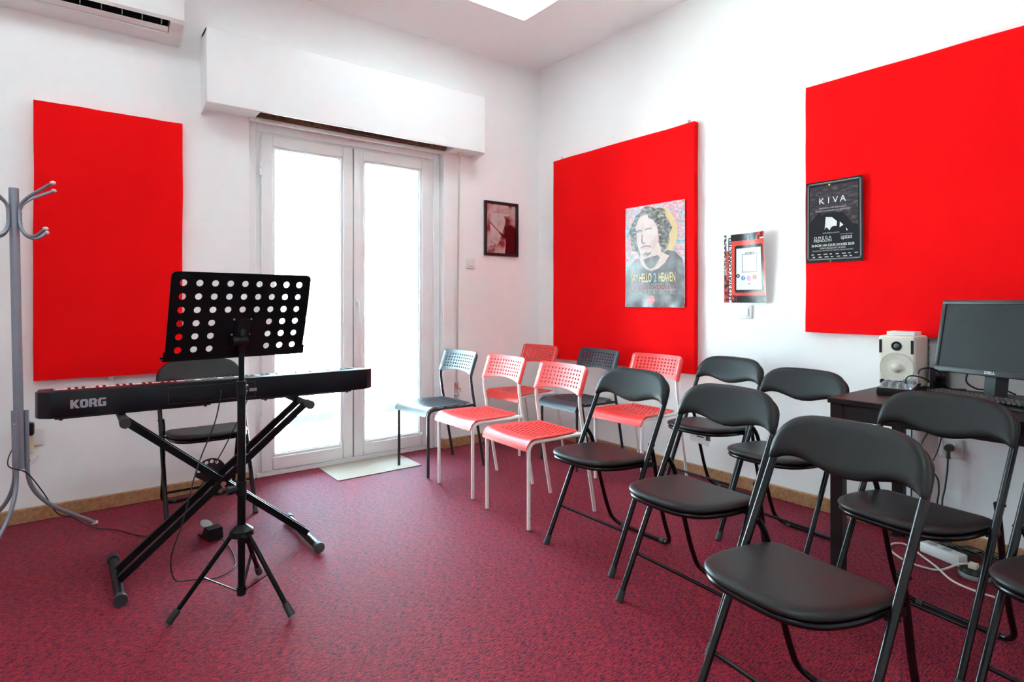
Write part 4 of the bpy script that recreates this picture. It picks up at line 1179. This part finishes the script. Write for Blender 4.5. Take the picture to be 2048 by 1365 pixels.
ks = thing('keyboard_stand', 'black X-shaped keyboard stand with braced legs under the digital piano', 'stand', (-2.72, -1.08, 0))
def kp(x, y, z): return (x + 2.72, y + 1.08, z)
for (fx, y0_, y1_) in ((-3.095, -1.300, -0.845), (-2.352, -1.285, -0.815)):
    bm = B(); cyl(bm, kp(fx, y0_ + .02, 0.024), kp(fx, y1_ - .02, 0.024), 0.017, seg=18)
    ft = obj('foot_tube', bm, 'black_satin', ks, True)
    for ye, sg_ in ((y0_, 1), (y1_, -1)):
        bm = B(); cyl(bm, kp(fx, ye, 0.0245), kp(fx, ye + sg_ * 0.032, 0.0245), 0.0235, 0.021, seg=20); obj('end_cap', bm, 'rubber', ft, True)
for (p0, p1, ys) in (((-2.372, 0.655), (-3.090, 0.045), (-1.150, -1.045)), ((-3.068, 0.655), (-2.357, 0.045), (-1.130, -1.064))):
    for yy in ys:
        bm = B(); sqbar(bm, kp(p0[0], yy, p0[1]), kp(p1[0], yy, p1[1]), 0.017, 0.027); obj('leg', bm, 'black_satin', ks)
for (ax, yn) in ((-3.072, -1.150), (-2.366, -1.175)):
    bm = B(); cyl(bm, kp(ax, yn + .01, 0.655), kp(ax, -0.80, 0.655), 0.0125, seg=16); ar = obj('support_arm', bm, 'black_satin', ks, True)
    bm = B(); cyl(bm, kp(ax, yn - .03, 0.656), kp(ax, yn + .03, 0.656), 0.020, 0.0185, seg=22); cyl(bm, kp(ax, yn + .03, 0.655), kp(ax, -0.86, 0.655), 0.0160, seg=18); obj('rubber_grip', bm, 'rubber', ar, True)
bm = B(); cyl(bm, kp(-2.722, -1.165, 0.352), kp(-2.722, -1.03, 0.352), 0.011, seg=14); obj('pivot_bolt', bm, 'chrome', ks, True)
bm = B(); dd = [(cos(radians(a)) * 0.062, sin(radians(a)) * 0.062) for a in range(-60, 200, 10)] + [(-0.02, -0.04)]
plate(bm, dd, lambda u, v, d: Vector((u + kp(-2.745, 0, 0)[0], kp(0, -1.018, 0)[1] + d, v + 0.372)), 0.004,
      holes=[circle(cos(radians(a)) * 0.048, sin(radians(a)) * 0.048, 0.008, 10) for a in (60, 85, 110, 165, 190 - 360 + 180)][:4])
obj('locking_disc', bm, mat('dark_red_metal', (0.12, 0.06, 0.07), 0.25, metal=0.7), ks)

# sustain pedal
pd = thing('sustain_pedal', 'small black sustain pedal with a silver footplate on the carpet under the piano', 'pedal', (-2.700, -0.800, 0), (0, 0, radians(12)))
bm = B(); prism(bm, [(-0.045, 0.0), (-0.038, 0.052), (0.010, 0.058), (0.035, 0.015), (0.035, 0.0)], -0.034, 0.034); bmesh.ops.bevel(bm, geom=bm.edges[:], offset=0.003, segments=2, affect='EDGES'); obj('housing', bm, 'black_plastic', pd, True)
boxo('base', -0.034, 0.034, 0.03, 0.085, 0.0, 0.010, 'black_plastic', pd, 0.003)
bm = B(); plate(bm, circle(0.0, 0.055, 0.024, 20, 0.038), lambda u, v, d: Vector((u - .004, v, 0.045 + (v - 0.02) * 0.25 + d)), 0.003); obj('footplate', bm, 'rivet', pd, True)

# ------------------------------------------------------------------ sheet music stand
MX, MY = -2.738, -1.560
ms = thing('music_stand', 'black perforated sheet music stand on a tripod, in front of the piano', 'music stand', (MX, MY, 0))
bm = B(); cyl(bm, (0, 0, 0.052), (0, 0, 0.46), 0.0125, seg=18); obj('lower_tube', bm, 'black_satin', ms, True)
bm = B(); cyl(bm, (0, 0, 0.26), (0, 0, 0.80), 0.0145, seg=18); obj('middle_tube', bm, 'black_satin', ms, True)
bm = B(); cyl(bm, (0, 0, 0.78), (0, 0, 0.955), 0.0105, seg=18); obj('upper_tube', bm, 'black_satin', ms, True)
bm = B(); cyl(bm, (0, 0, 0.415), (0, 0, 0.465), 0.019, 0.018, seg=20); cyl(bm, (-0.02, -0.012, 0.44), (-0.052, -0.016, 0.44), 0.015, 0.017, seg=8); cyl(bm, (0.0, 0.0, 0.44), (-0.03, -0.013, 0.44), 0.007); obj('lower_clamp', bm, 'black_plastic', ms, True)
bm = B(); cyl(bm, (0, 0, 0.785), (0, 0, 0.835), 0.0185, 0.0165, seg=20); cyl(bm, (0.01, 0.01, 0.808), (0.024, 0.02, 0.808), 0.010, seg=8); obj('upper_clamp', bm, 'black_plastic', ms, True)
bm = B(); lathe(bm, [(0.016, 0.305), (0.020, 0.30), (0.040, 0.285), (0.043, 0.265), (0.036, 0.262), (0.016, 0.262)], seg=24)
cyl(bm, (0.0, -0.02, 0.268), (-0.01, -0.056, 0.262), 0.014, 0.016, seg=10); obj('tripod_hub', bm, 'black_plastic', ms, True)
bm = B(); cyl(bm, (0, 0, 0.045), (0, 0, 0.075), 0.0165, seg=18); obj('tube_end', bm, 'black_plastic', ms, True)
feet = [(-2.969 - MX, -1.545 - MY), (-2.616 - MX, -1.757 - MY), (-2.622 - MX, -1.340 - MY)]
for fx, fy in feet:
    L_ = sqrt(fx * fx + fy * fy); ux, uy = fx / L_, fy / L_
    a0 = Vector((ux * 0.030, uy * 0.030, 0.275)); a1 = Vector((fx, fy, 0.012))
    bm = B(); tube(bm, [a0, a1], 0.0085, seg=14); lg = obj('leg', bm, 'black_satin', ms, True)
    q1 = a1 + (a0 - a1) * 0.14
    bm = B(); cyl(bm, a1 - (a0 - a1).normalized() * 0.004 + Vector((0, 0, 0.002)), q1, 0.0135, 0.012, seg=14); obj('rubber_foot', bm, 'rubber', lg, True)
    mid = a0.lerp(a1, 0.50)
    bm = B(); sqbar(bm, mid, (ux * 0.012, uy * 0.012, 0.06), 0.010, 0.0035, (-uy, ux, 0)); obj('brace', bm, 'black_satin', ms)
# perforated desk
da, dt_ = 0.152, 0.265
Uv = Vector((cos(da), sin(da), 0)); Nn = Vector((sin(da), -cos(da), 0))
Vv = Nn * sin(dt_) + Vector((0, 0, 1)) * cos(dt_)
Nv = Nn * cos(dt_) - Vector((0, 0, 1)) * sin(dt_)     # towards the camera
DC = Vector((-2.736 - MX, -1.570 - MY, 1.076))
DW, DH = 0.25, 0.1605
def fd(u, v, d): return DC + Uv * u + Vv * v + Nv * d
holes = []
for j in range(6):
    for i in range(9):
        if j >= 3 and 3 <= i <= 5: continue
        holes.append(circle(-0.2085 + i * 0.0514, 0.1215 - j * 0.0484, 0.0117, 20))
bm = B(); plate(bm, rrect(-0.2475, 0.2475, -DH, DH, (0, 0, 0.018, 0.018)), fd, 0.0025, holes)
bmesh.ops.recalc_face_normals(bm, faces=bm.faces[:])
dk = obj('desk_plate', bm, 'black_satin', ms)
bm = B()
plate(bm, [(-0.253, -DH), (0.253, -DH), (0.253, -DH + .034), (0.247, -DH + 0.038), (0.237, -DH + 0.022), (-0.237, -DH + 0.022), (-0.247, -DH + 0.038), (-0.253, -DH + 0.034)], lambda u, v, d: fd(u, v, d + 0.002), 0.0015)
# shelf and lip on the reader's side
for (d0, d1, v0, v1) in ((-0.030, 0.0, -DH - .001, -DH + .001), (-0.031, -0.029, -DH, -DH + 0.006)):
    cs = [fd(u, v, d) for u in (-0.253, 0.253) for v in (v0, v1) for d in (d0, d1)]
    V = [bm.verts.new(c) for c in cs]
    for f in ((0, 1, 3, 2), (4, 6, 7, 5), (0, 4, 5, 1), (2, 3, 7, 6), (0, 2, 6, 4), (1, 5, 7, 3)): bm.faces.new([V[i] for i in f])
obj('music_ledge', bm, 'black_satin', ms)
bm = B()
plate(bm, rrect(-0.024, 0.028, -0.080, -0.008, 0.004), lambda u, v, d: fd(u, v, d + 0.004), 0.003)
plate(bm, rrect(-0.016, 0.024, -0.078, -0.010, 0.002), lambda u, v, d: fd(u, v, d + 0.010), 0.010)
obj('mounting_plate', bm, 'black_plastic', ms)
for (u, v) in ((-0.030, -0.012), (0.031, -0.012), (-0.033, -0.070), (0.030, -0.070)):
    bm = B(); cyl(bm, fd(u, v, 0.001), fd(u, v, 0.004), 0.0034, seg=12); obj('rivet', bm, 'rivet', ms)
kc = Vector((0.0, -0.012, 0.985))
bm = B(); cyl(bm, kc - Uv * 0.012, kc + Uv * 0.016, 0.020, seg=22); cyl(bm, (0, 0, 0.945), (0, -0.006, 0.975), 0.012, 0.018, seg=18); tube(bm, [kc, fd(0.004, -0.05, 0.008)], 0.012, seg=10); obj('tilt_joint', bm, 'black_plastic', ms, True)
bm = B(); cyl(bm, kc - Uv * 0.012, kc - Uv * 0.038, 0.019, 0.021, seg=10); obj('tilt_knob', bm, 'black_plastic', ms, True)

# ------------------------------------------------------------------ coat rack
CX_, CY_ = -3.436, -0.330
cr = thing('coat_rack', 'silver metal coat rack with white ball tips at the left edge', 'coat rack', (CX_, CY_, 0))
cr.rotation_euler = (0, 0, 0)
tilt = lambda z: (-0.012 * (z - 0.9) * 1.4, 0.0)
def T3(x, y, z): 
    dx, dy = tilt(z); return (x + dx, y + dy, z)
bm = B(); cyl(bm, T3(0, 0, 0.35), T3(0, 0, 1.655), 0.0190, seg=24); obj('pole', bm, 'silver', cr, True)
bm = B(); cyl(bm, T3(0, 0, 0.344), T3(0, 0, 0.352), 0.0185, seg=20); obj('pole_cap', bm, 'white_plastic', cr, True)
for az in (12.4, 132, 250):
    a = radians(az); ux, uy = cos(a), sin(a)
    bm = B(); tube(bm, fillet([T3(ux * 0.0285, uy * 0.0285, 0.62), T3(ux * 0.0285, uy * 0.0285, 0.27), T3(ux * 0.10, uy * 0.10, 0.155), (ux * 0.305, uy * 0.305, 0.012)], 0.07, 8), 0.0092, seg=14)
    lg = obj('leg', bm, 'silver', cr, True)
    bm = B(); cyl(bm, (ux * 0.292, uy * 0.292, 0.014), (ux * 0.315, uy * 0.315, 0.010), 0.0098, seg=14); obj('foot_cap', bm, 'white_plastic', lg, True)
    bm = B()
    for zz in (0.38, 0.565): cyl(bm, T3(ux * 0.036, uy * 0.036, zz), T3(ux * 0.040, uy * 0.040, zz), 0.004, seg=10)
    obj('bolt', bm, 'chrome', lg, True)
for az in (-40, 40, 140, 220):
    a = radians(az); ux, uy = cos(a), sin(a)
    def h3(r, z): return T3(ux * r, uy * r, z)
    bm = B(); tube(bm, fillet([h3(0.185, 1.675), h3(0.07, 1.615), h3(0.026, 1.575), h3(0.026, 1.475), h3(0.055, 1.435), h3(0.10, 1.428), h3(0.145, 1.462)], 0.035, 6), 0.0075, seg=12)
    hk = obj('hook', bm, 'silver', cr, True)
    for (r, z) in ((0.190, 1.678), (0.150, 1.466)):
        bm = B(); ball(bm, h3(r, z), 0.0115, 1, 1, 0.8); obj('ball_tip', bm, 'white_plastic', hk, True)
    bm = B()
    for zz in (1.495, 1.545): cyl(bm, h3(0.033, zz), h3(0.036, zz), 0.0035, seg=8)
    obj('bolt', bm, 'chrome', hk)

# ------------------------------------------------------------------ desk and the things on it
TZ = 0.73
dsk = thing('computer_desk', 'dark brown desk against the right wall under the red panel', 'desk', (-0.73, -2.745, 0))
boxo('tabletop', 0, 0.70, -1.25, 0.0, TZ - 0.022, TZ, 'wood_dark', dsk, 0.002, 1)
boxo('apron', 0.012, 0.030, -1.20, -0.05, TZ - 0.085, TZ - 0.022, 'wood_dark', dsk)
boxo('apron', 0.05, 0.65, -0.030, -0.012, TZ - 0.085, TZ - 0.022, 'wood_dark', dsk)
for (lx_, ly_) in ((0.008, -0.055), (0.645, -0.055), (0.008, -1.242), (0.645, -1.242)):
    boxo('leg', lx_, lx_ + 0.047, ly_, ly_ + 0.047, 0, TZ - 0.022, 'wood_dark', dsk, 0.002, 1)

sx0, sy0 = -0.217, -2.745
spk = thing('studio_speaker', 'cream studio monitor speaker on the left end of the desk', 'speaker', (sx0, sy0, TZ), (0, 0, -pi / 2))
SWd, SHt, SDp = 0.151, 0.242, 0.160        # local x right, z up, back at +y
bm = B(); box(bm, 0, SWd, 0, SDp, 0.004, SHt, 0.012, 4); obj('cabinet', bm, 'cream_speaker', spk, True)
def disc_lathe(prof, cx, cz, name, m, par):
    bm = B(); seg = 40; rings = []
    for r, y in prof:
        rings.append([bm.verts.new((cx + r * cos(2 * pi * k / seg), y, cz + r * sin(2 * pi * k / seg))) for k in range(seg)])
    for A, C2 in zip(rings, rings[1:]):
        for k in range(seg): bm.faces.new((A[k], A[(k + 1) % seg], C2[(k + 1) % seg], C2[k]))
    bm.faces.new(rings[-1])
    return obj(name, bm, m, par, True)
disc_lathe([(0.071, 0.001), (0.0705, -0.003), (0.068, -0.0035), (0.064, -0.001), (0.050, 0.0005)], 0.076, 0.095, 'woofer_rim', M['cone'], spk)
disc_lathe([(0.066, -0.003), (0.055, -0.0012), (0.038, 0.0000), (0.024, 0.0008), (0.022, -0.004), (0.016, -0.011), (0.008, -0.014), (0.001, -0.015)], 0.076, 0.095, 'woofer_cone', M['cone'], spk)
disc_lathe([(0.0215, 0.001), (0.021, -0.003), (0.019, -0.003), (0.012, -0.0008)], 0.076, 0.194, 'tweeter_rim', M['black_plastic'], spk)
disc_lathe([(0.012, -0.001), (0.009, -0.005), (0.004, -0.007), (0.001, -0.0075)], 0.076, 0.194, 'tweeter_dome', mat('grey_dome', (0.12, 0.12, 0.12), 0.3), spk)
for xa in (0.004, 0.133):
    boxo('side_port', xa, xa + 0.011, -0.001, 0.004, 0.160, 0.222, 'dark_hole', spk)
disc_lathe([(0.012, 0.0), (0.0115, -0.0012), (0.001, -0.0012)], 0.018, 0.026, 'bass_port', M['dark_hole'], spk)
bm = B()
for k in range(25): box(bm, 0.010, SWd - .002, SDp - 0.001, SDp + 0.020, 0.02 + k * 0.0082, 0.024 + k * 0.0082)
obj('heat_sink', bm, 'black_plastic', spk)

wb = thing('audio_interface', 'flat white box lying on top of the cream speaker', 'box', (sx0, sy0, TZ + SHt + 0.0003), (0, 0, -pi / 2 + 0.03))
boxo('casing', 0.028, 0.142, 0.020, 0.110, 0.0, 0.018, 'white_plastic', wb, 0.002, 1)
boxo('lid_groove', 0.0276, 0.1424, 0.0196, 0.1104, 0.0085, 0.0095, 'ink_grey' and M['ink_grey'], wb)
bm = B()
for k in range(7): cyl(bm, (0.05 + k * 0.007, 0.04, 0.018), (0.05 + k * 0.007, 0.04, 0.021), 0.0025, seg=8)
obj('top_button', bm, 'cream_plastic', wb)

mx = thing('audio_mixer', 'small black mixing desk with grey knobs in front of the cream speaker', 'audio mixer', (-0.485, -2.838, TZ), (0, 0, radians(-81)))
bm = B(); prism(bm, [(0.0, 0.0), (-0.0, 0.018), (0.012, 0.028), (0.17, 0.040), (0.19, 0.045), (0.19, 0.0)], 0.0, 0.13); bmesh.ops.bevel(bm, geom=bm.edges[:], offset=0.003, segments=2, affect='EDGES'); obj('body', bm, 'black_plastic', mx, True)
bm = B(); prism(bm, [(0.014, 0.0285), (0.014, 0.0305), (0.165, 0.0420), (0.165, 0.0405)], 0.006, 0.124); obj('top_panel', bm, 'mixer_top', mx)
kn = None
for (u, v) in ((0.018, 0.030), (0.047, 0.030), (0.076, 0.030), (0.105, 0.026), (0.018, 0.062), (0.047, 0.062), (0.076, 0.062), (0.018, 0.094), (0.047, 0.094)):
    z = 0.0285 + v * 0.075
    if kn is None:
        bm = B(); cyl(bm, (0, 0, 0), (0, 0, 0.019), 0.0078, 0.0068, seg=14); kn = obj('knob', bm, 'grey_knob', mx, True); kn.location = (u, v, z)
    else:
        c = kn.copy(); COL.objects.link(c); c.parent = mx; c.location = (u, v, z)
bm = B(); ball(bm, (0.119, 0.022, 0.035), 0.0030); obj('power_light', bm, 'blue_led', mx, True)
bm = B()
for (u, v) in ((0.03, 0.135), (0.055, 0.14), (0.075, 0.135), (0.10, 0.14), (0.113, 0.12)): cyl(bm, (u, v, 0.038), (u, v, 0.050), 0.0055, seg=12)
obj('jack_socket', bm, 'chrome', mx, True)
boxo('socket_block', 0.07, 0.128, 0.145, 0.188, 0.04, 0.056, 'mixer_top', mx, 0.003)

# monitor
ma = -1.881
mo = thing('computer_monitor', 'black computer monitor with a dark screen on the desk at the right edge', 'monitor', (-0.218, -2.963, TZ), (0, 0, ma))
MW, MHh, MZ = 0.450, 0.314, 0.827 - TZ
Rt = Matrix.Translation((0, 0, MZ)) @ Matrix.Rotation(-0.202, 4, 'X')      # leans back: local +y is towards the wall
def mbox(bm, *a, bev=0.0): box(bm, *a, bev, 2, Rt)
bm = B(); bz = 0.017
for a in ((0, MW, 0, 0.022, 0, 0.024), (0, MW, 0, 0.022, MHh - bz, MHh), (0, bz, 0, 0.022, 0.024, MHh - bz), (MW - bz, MW, 0, 0.022, 0.024, MHh - bz)): mbox(bm, *a, bev=0.002)
obj('bezel', bm, mat('charcoal_plastic', (0.028, 0.029, 0.031), 0.4), mo, True)
bm = B(); mbox(bm, bz - .001, MW - bz + .001, 0.004, 0.010, 0.023, MHh - bz + .001); obj('screen', bm, 'screen', mo)
bm = B(); mbox(bm, 0.006, MW - 0.006, 0.020, 0.048, 0.006, MHh - 0.006, bev=0.006); obj('rear_housing', bm, 'black_plastic', mo, True)
# stand
bm = B(); xc = MW / 2
V = []
prof = [(-0.004, 0.10), (0.004, 0.065), (0.004, 0.030), (0.000, 0.012)]
for s in (-1, 1):
    pass
bmv = []
tube(bm, [(xc, 0.052, 0.16), (xc, 0.045, 0.085), (xc, 0.035, 0.010)], 0.01, seg=4, sx=0.5, sy=4.4, up=(0, 1, 0))
obj('neck', bm, 'black_plastic', mo)
bm = B(); box(bm, xc - 0.11, xc + 0.11, -0.02, 0.12, 0.0, 0.012, 0.004, 2); obj('stand_base', bm, 'black_plastic', mo, True)
tb = text_bm('DELL', 0.0145, bold=0.0006)
xs = [v.co.x for v in tb.verts]
for v in tb.verts:
    v.co = Rt @ Vector((xc + v.co.x * 1.25, -0.0006, 0.0125 + v.co.y))
obj('maker_lettering', tb, M['ink_white'], mo)

# computer keyboard: from (-.2,-2.93) to (-.38,-3.33)
ka = atan2(-0.40, -0.18)
kc_ = thing('computer_keyboard', 'black computer keyboard lying on the desk in front of the monitor', 'keyboard', (-0.258, -3.008, TZ), (0, 0, ka))
bm = B(); prism(bm, [(0.0, 0.0), (0.0, 0.022), (-0.118, 0.012), (-0.118, 0.0)], 0.0, 0.44); bmesh.ops.bevel(bm, geom=bm.edges[:], offset=0.003, segments=1, affect='EDGES'); obj('case', bm, 'black_plastic', kc_, True)
ky = None
for r_ in range(4):
    for k in range(22):
        p = (0.012 + k * 0.0190, -0.016 - r_ * 0.0195 - (0.006 if r_ else 0), 0.0215 - r_ * 0.0013)
        if ky is None:
            bm = B(); box(bm, 0, 0.0155, -0.0155, 0, 0, 0.0085, 0.0025, 1); ky = obj('key', bm, mat('worn_black_key', (0.045, 0.045, 0.046), 0.3), kc_, True); ky.location = p
        else:
            c = ky.copy(); COL.objects.link(c); c.parent = kc_; c.location = p
bxk = boxo('black_box', -0.035, 0.035, -0.03, 0.03, 0.0, 0.095, mat('glossy_black_plastic', (0.012, 0.010, 0.012), 0.12), None, 0.004)
bxk.location = (-0.068, -2.945, TZ); tag(bxk, 'small glossy black box between the cream speaker and the monitor', 'box')

# cables on and under the desk
def cable(name, pts, r, m, label, cat='cable', n=8):
    o = tubeo(name, spline(pts, n), r, m, None, seg=8); return tag(o, label, cat)
cable('jack_cable', [(-0.335, -2.945, 0.778), (-0.335, -2.945, 0.815), (-0.325, -2.950, 0.835), (-0.29, -2.972, 0.842), (-0.24, -2.99, 0.825), (-0.17, -2.985, 0.785), (-0.11, -2.99, 0.740), (-0.06, -3.04, 0.735)], 0.0035, 'cable_black', 'black jack cable arching from the mixer in front of the speaker', n=8)
bm = B(); cyl(bm, (-0.335, -2.945, 0.776), (-0.335, -2.945, 0.816), 0.0055, seg=14)
tag(obj('jack_plug', bm, 'chrome', None, True), 'silver jack plug standing upright in the small mixer', 'plug')
cable('signal_cable', [(-0.40, -2.920, 0.778), (-0.40, -2.922, 0.800), (-0.385, -2.938, 0.812), (-0.34, -2.970, 0.800), (-0.29, -2.985, 0.765), (-0.235, -2.95, 0.737), (-0.18, -2.93, 0.734)], 0.0028, 'cable_black', 'thin black cable looping from the middle of the mixer to the desk top')
cable('monitor_cable', [(-0.10, -3.06, 0.83), (-0.13, -3.06, 0.78), (-0.12, -3.09, 0.752), (-0.11, -3.12, 0.75), (-0.13, -3.17, 0.765), (-0.10, -3.22, 0.74)], 0.0035, 'cable_black', 'black cable hanging below the monitor behind its stand')
zc = 0.0
cable('desk_cable', [(-0.018, -2.80, 0.73), (-0.020, -2.815, 0.62), (-0.02, -2.815, 0.30), (-0.03, -2.82, 0.10), (-0.05, -2.85, 0.02), (-0.10, -2.95, 0.008), (-0.13, -3.02, 0.012)], 0.003, 'cable_black', 'black cable running straight down the wall behind the desk leg')
cable('loop_cable', [(-0.018, -2.90, 0.72), (-0.03, -2.895, 0.55), (-0.06, -2.868, 0.46), (-0.07, -2.845, 0.38), (-0.06, -2.84, 0.33), (-0.055, -2.86, 0.25), (-0.06, -2.89, 0.17), (-0.05, -2.94, 0.05), (-0.08, -3.0, 0.015)], 0.003, 'cable_black', 'thin wavy black cable hanging under the desk, left of the socket')
cable('knotted_cable', [(-0.018, -2.955, 0.72), (-0.045, -2.945, 0.52), (-0.06, -2.925, 0.42), (-0.07, -2.895, 0.355), (-0.08, -2.862, 0.345), (-0.08, -2.842, 0.325), (-0.07, -2.86, 0.335), (-0.06, -2.90, 0.345), (-0.05, -2.93, 0.31), (-0.05, -2.935, 0.25), (-0.05, -2.93, 0.18), (-0.06, -2.96, 0.05), (-0.1, -3.03, 0.02)], 0.0035, 'cable_black', 'black looped cable hanging in front of the socket under the desk')
cable('plug_cable', [(-0.040, -2.967, 0.405), (-0.042, -2.965, 0.35), (-0.045, -2.957, 0.27), (-0.05, -2.948, 0.20), (-0.06, -2.96, 0.08), (-0.09, -3.02, 0.015), (-0.14, -3.10, 0.008)], 0.0038, M['olive'] if 'olive' in M else 'cable_black', 'dark mains cable hanging from the plug in the desk socket')
# power strip
pw_ = thing('power_strip', 'white two-way power strip on the carpet below the desk', 'power strip', (-0.178, -2.955, 0), (0, 0, atan2(-0.155, -0.052)))
boxo('housing', -0.045, 0.125, -0.028, 0.028, 0.0, 0.046, 'white_plastic', pw_, 0.005)
for xx in (-0.005, 0.055):
    bm = B(); cyl(bm, (xx, 0, 0.0455), (xx, 0, 0.0468), 0.020, seg=24); so = obj('socket', bm, mat('grey_white_plastic', (0.5, 0.5, 0.5), 0.5), pw_, True)
    bm = B(); cyl(bm, (xx - .009, 0, 0.0466), (xx - .009, 0, 0.0472), 0.0025, seg=8); cyl(bm, (xx + .009, 0, 0.0466), (xx + .009, 0, 0.0472), 0.0025, seg=8); obj('contact_hole', bm, 'dark_hole', so)
cable('strip_cable', [(-0.218, -3.074, 0.02), (-0.226, -3.10, 0.018), (-0.235, -3.15, 0.014), (-0.24, -3.20, 0.012), (-0.25, -3.28, 0.008), (-0.20, -3.40, 0.006)], 0.0042, 'cable_white', 'cream cable leaving the end of the power strip')
hb = thing('cable_reel', 'round clear and grey extension reel with a cream plug on the carpet', 'extension reel', (-0.300, -3.135, 0))
bm = B(); lathe(bm, [(0.050, 0.0), (0.056, 0.006), (0.057, 0.018), (0.053, 0.030), (0.045, 0.036)], seg=32); obj('base', bm, mat('grey_plastic', (0.28, 0.28, 0.28), 0.3), hb, True)
bm = B(); lathe(bm, [(0.054, 0.019), (0.056, 0.026), (0.048, 0.040), (0.02, 0.044)], seg=32); obj('cover', bm, 'black_plastic', hb, True)
bm = B(); box(bm, -0.03, 0.005, -0.012, 0.018, 0.040, 0.062, 0.004, 2); obj('inserted_plug', bm, 'cable_white', hb, True)
cable('extension_cable', [(-0.315, -3.115, 0.055), (-0.325, -3.08, 0.04), (-0.36, -3.03, 0.010), (-0.375, -2.97, 0.006), (-0.36, -2.90, 0.006), (-0.30, -2.83, 0.006), (-0.22, -2.80, 0.006), (-0.17, -2.83, 0.006), (-0.20, -2.88, 0.006), (-0.28, -2.95, 0.012), (-0.36, -3.02, 0.018), (-0.42, -3.09, 0.006), (-0.45, -3.17, 0.006), (-0.45, -3.27, 0.006)], 0.0042, 'cable_white', 'long cream extension cable curling over the carpet below the desk')
rnd = random.Random(5)
for i, lab in enumerate(('tangled black cable nearest the desk socket', 'tangled black cable beside the power strip', 'tangled black cable along the skirting under the desk', 'tangled black cable coiled behind the cream plug', 'tangled black cable at the right of the cable heap')):
    pts = []
    c0 = (-0.09 - 0.012 * i, -2.90 - 0.09 * i)
    for k in range(14):
        a = k * 1.3 + i
        pts.append((min(-0.03, c0[0] + 0.055 * cos(a) + rnd.uniform(-.015, .015)), c0[1] + 0.13 * sin(a * 0.6 + i) + rnd.uniform(-.03, .03), 0.010 + 0.028 * rnd.random() + 0.004 * i))
    cable('tangled_cable', pts, 0.003, 'cable_black', lab, n=6)
bmx = boxo('plug_adapter', -0.03, 0.03, -0.02, 0.02, 0.0, 0.03, 'black_plastic', None, 0.005); bmx.location = (-0.20, -3.19, 0.0)
tag(bmx, 'black mains adapter lying among the tangled cables', 'adapter')

# cables at the piano
cable('pedal_cable', [(-2.716, -1.083, 0.741), (-2.720, -1.095, 0.715), (-2.745, -1.10, 0.60), (-2.80, -1.12, 0.47), (-2.84, -1.20, 0.40), (-2.885, -1.24, 0.25), (-2.925, -1.24, 0.12), (-2.91, -1.22, 0.02), (-2.85, -1.23, 0.006), (-2.77, -1.27, 0.005), (-2.69, -1.21, 0.005), (-2.665, -1.10, 0.005), (-2.66, -0.95, 0.005), (-2.675, -0.86, 0.012)], 0.0026, 'cable_black', 'thin black pedal cable hanging from the piano to the carpet')
cable('adapter_cable', [(-2.600, -1.045, 0.680), (-2.63, -1.03, 0.60), (-2.70, -0.96, 0.42), (-2.79, -0.90, 0.25), (-2.88, -0.80, 0.08), (-2.96, -0.60, 0.008), (-3.06, -0.42, 0.006), (-3.15, -0.33, 0.012), (-3.23, -0.27, 0.06), (-3.29, -0.285, 0.10), (-3.34, -0.30, 0.21), (-3.40, -0.355, 0.33), (-3.465, -0.375, 0.38), (-3.455, -0.20, 0.43), (-3.42, -0.09, 0.45)], 0.0026, 'cable_black', 'thin black power cable from the piano past the coat rack to the wall socket')
tag(tubeo('guitar_string', spline([(-2.52, -1.50, 0.966), (-2.49, -1.47, 0.968), (-2.455, -1.45, 0.985)], 6), 0.0009, 'cable_black', None, seg=6), 'thin dark wire end sticking out beside the music stand desk', 'wire')
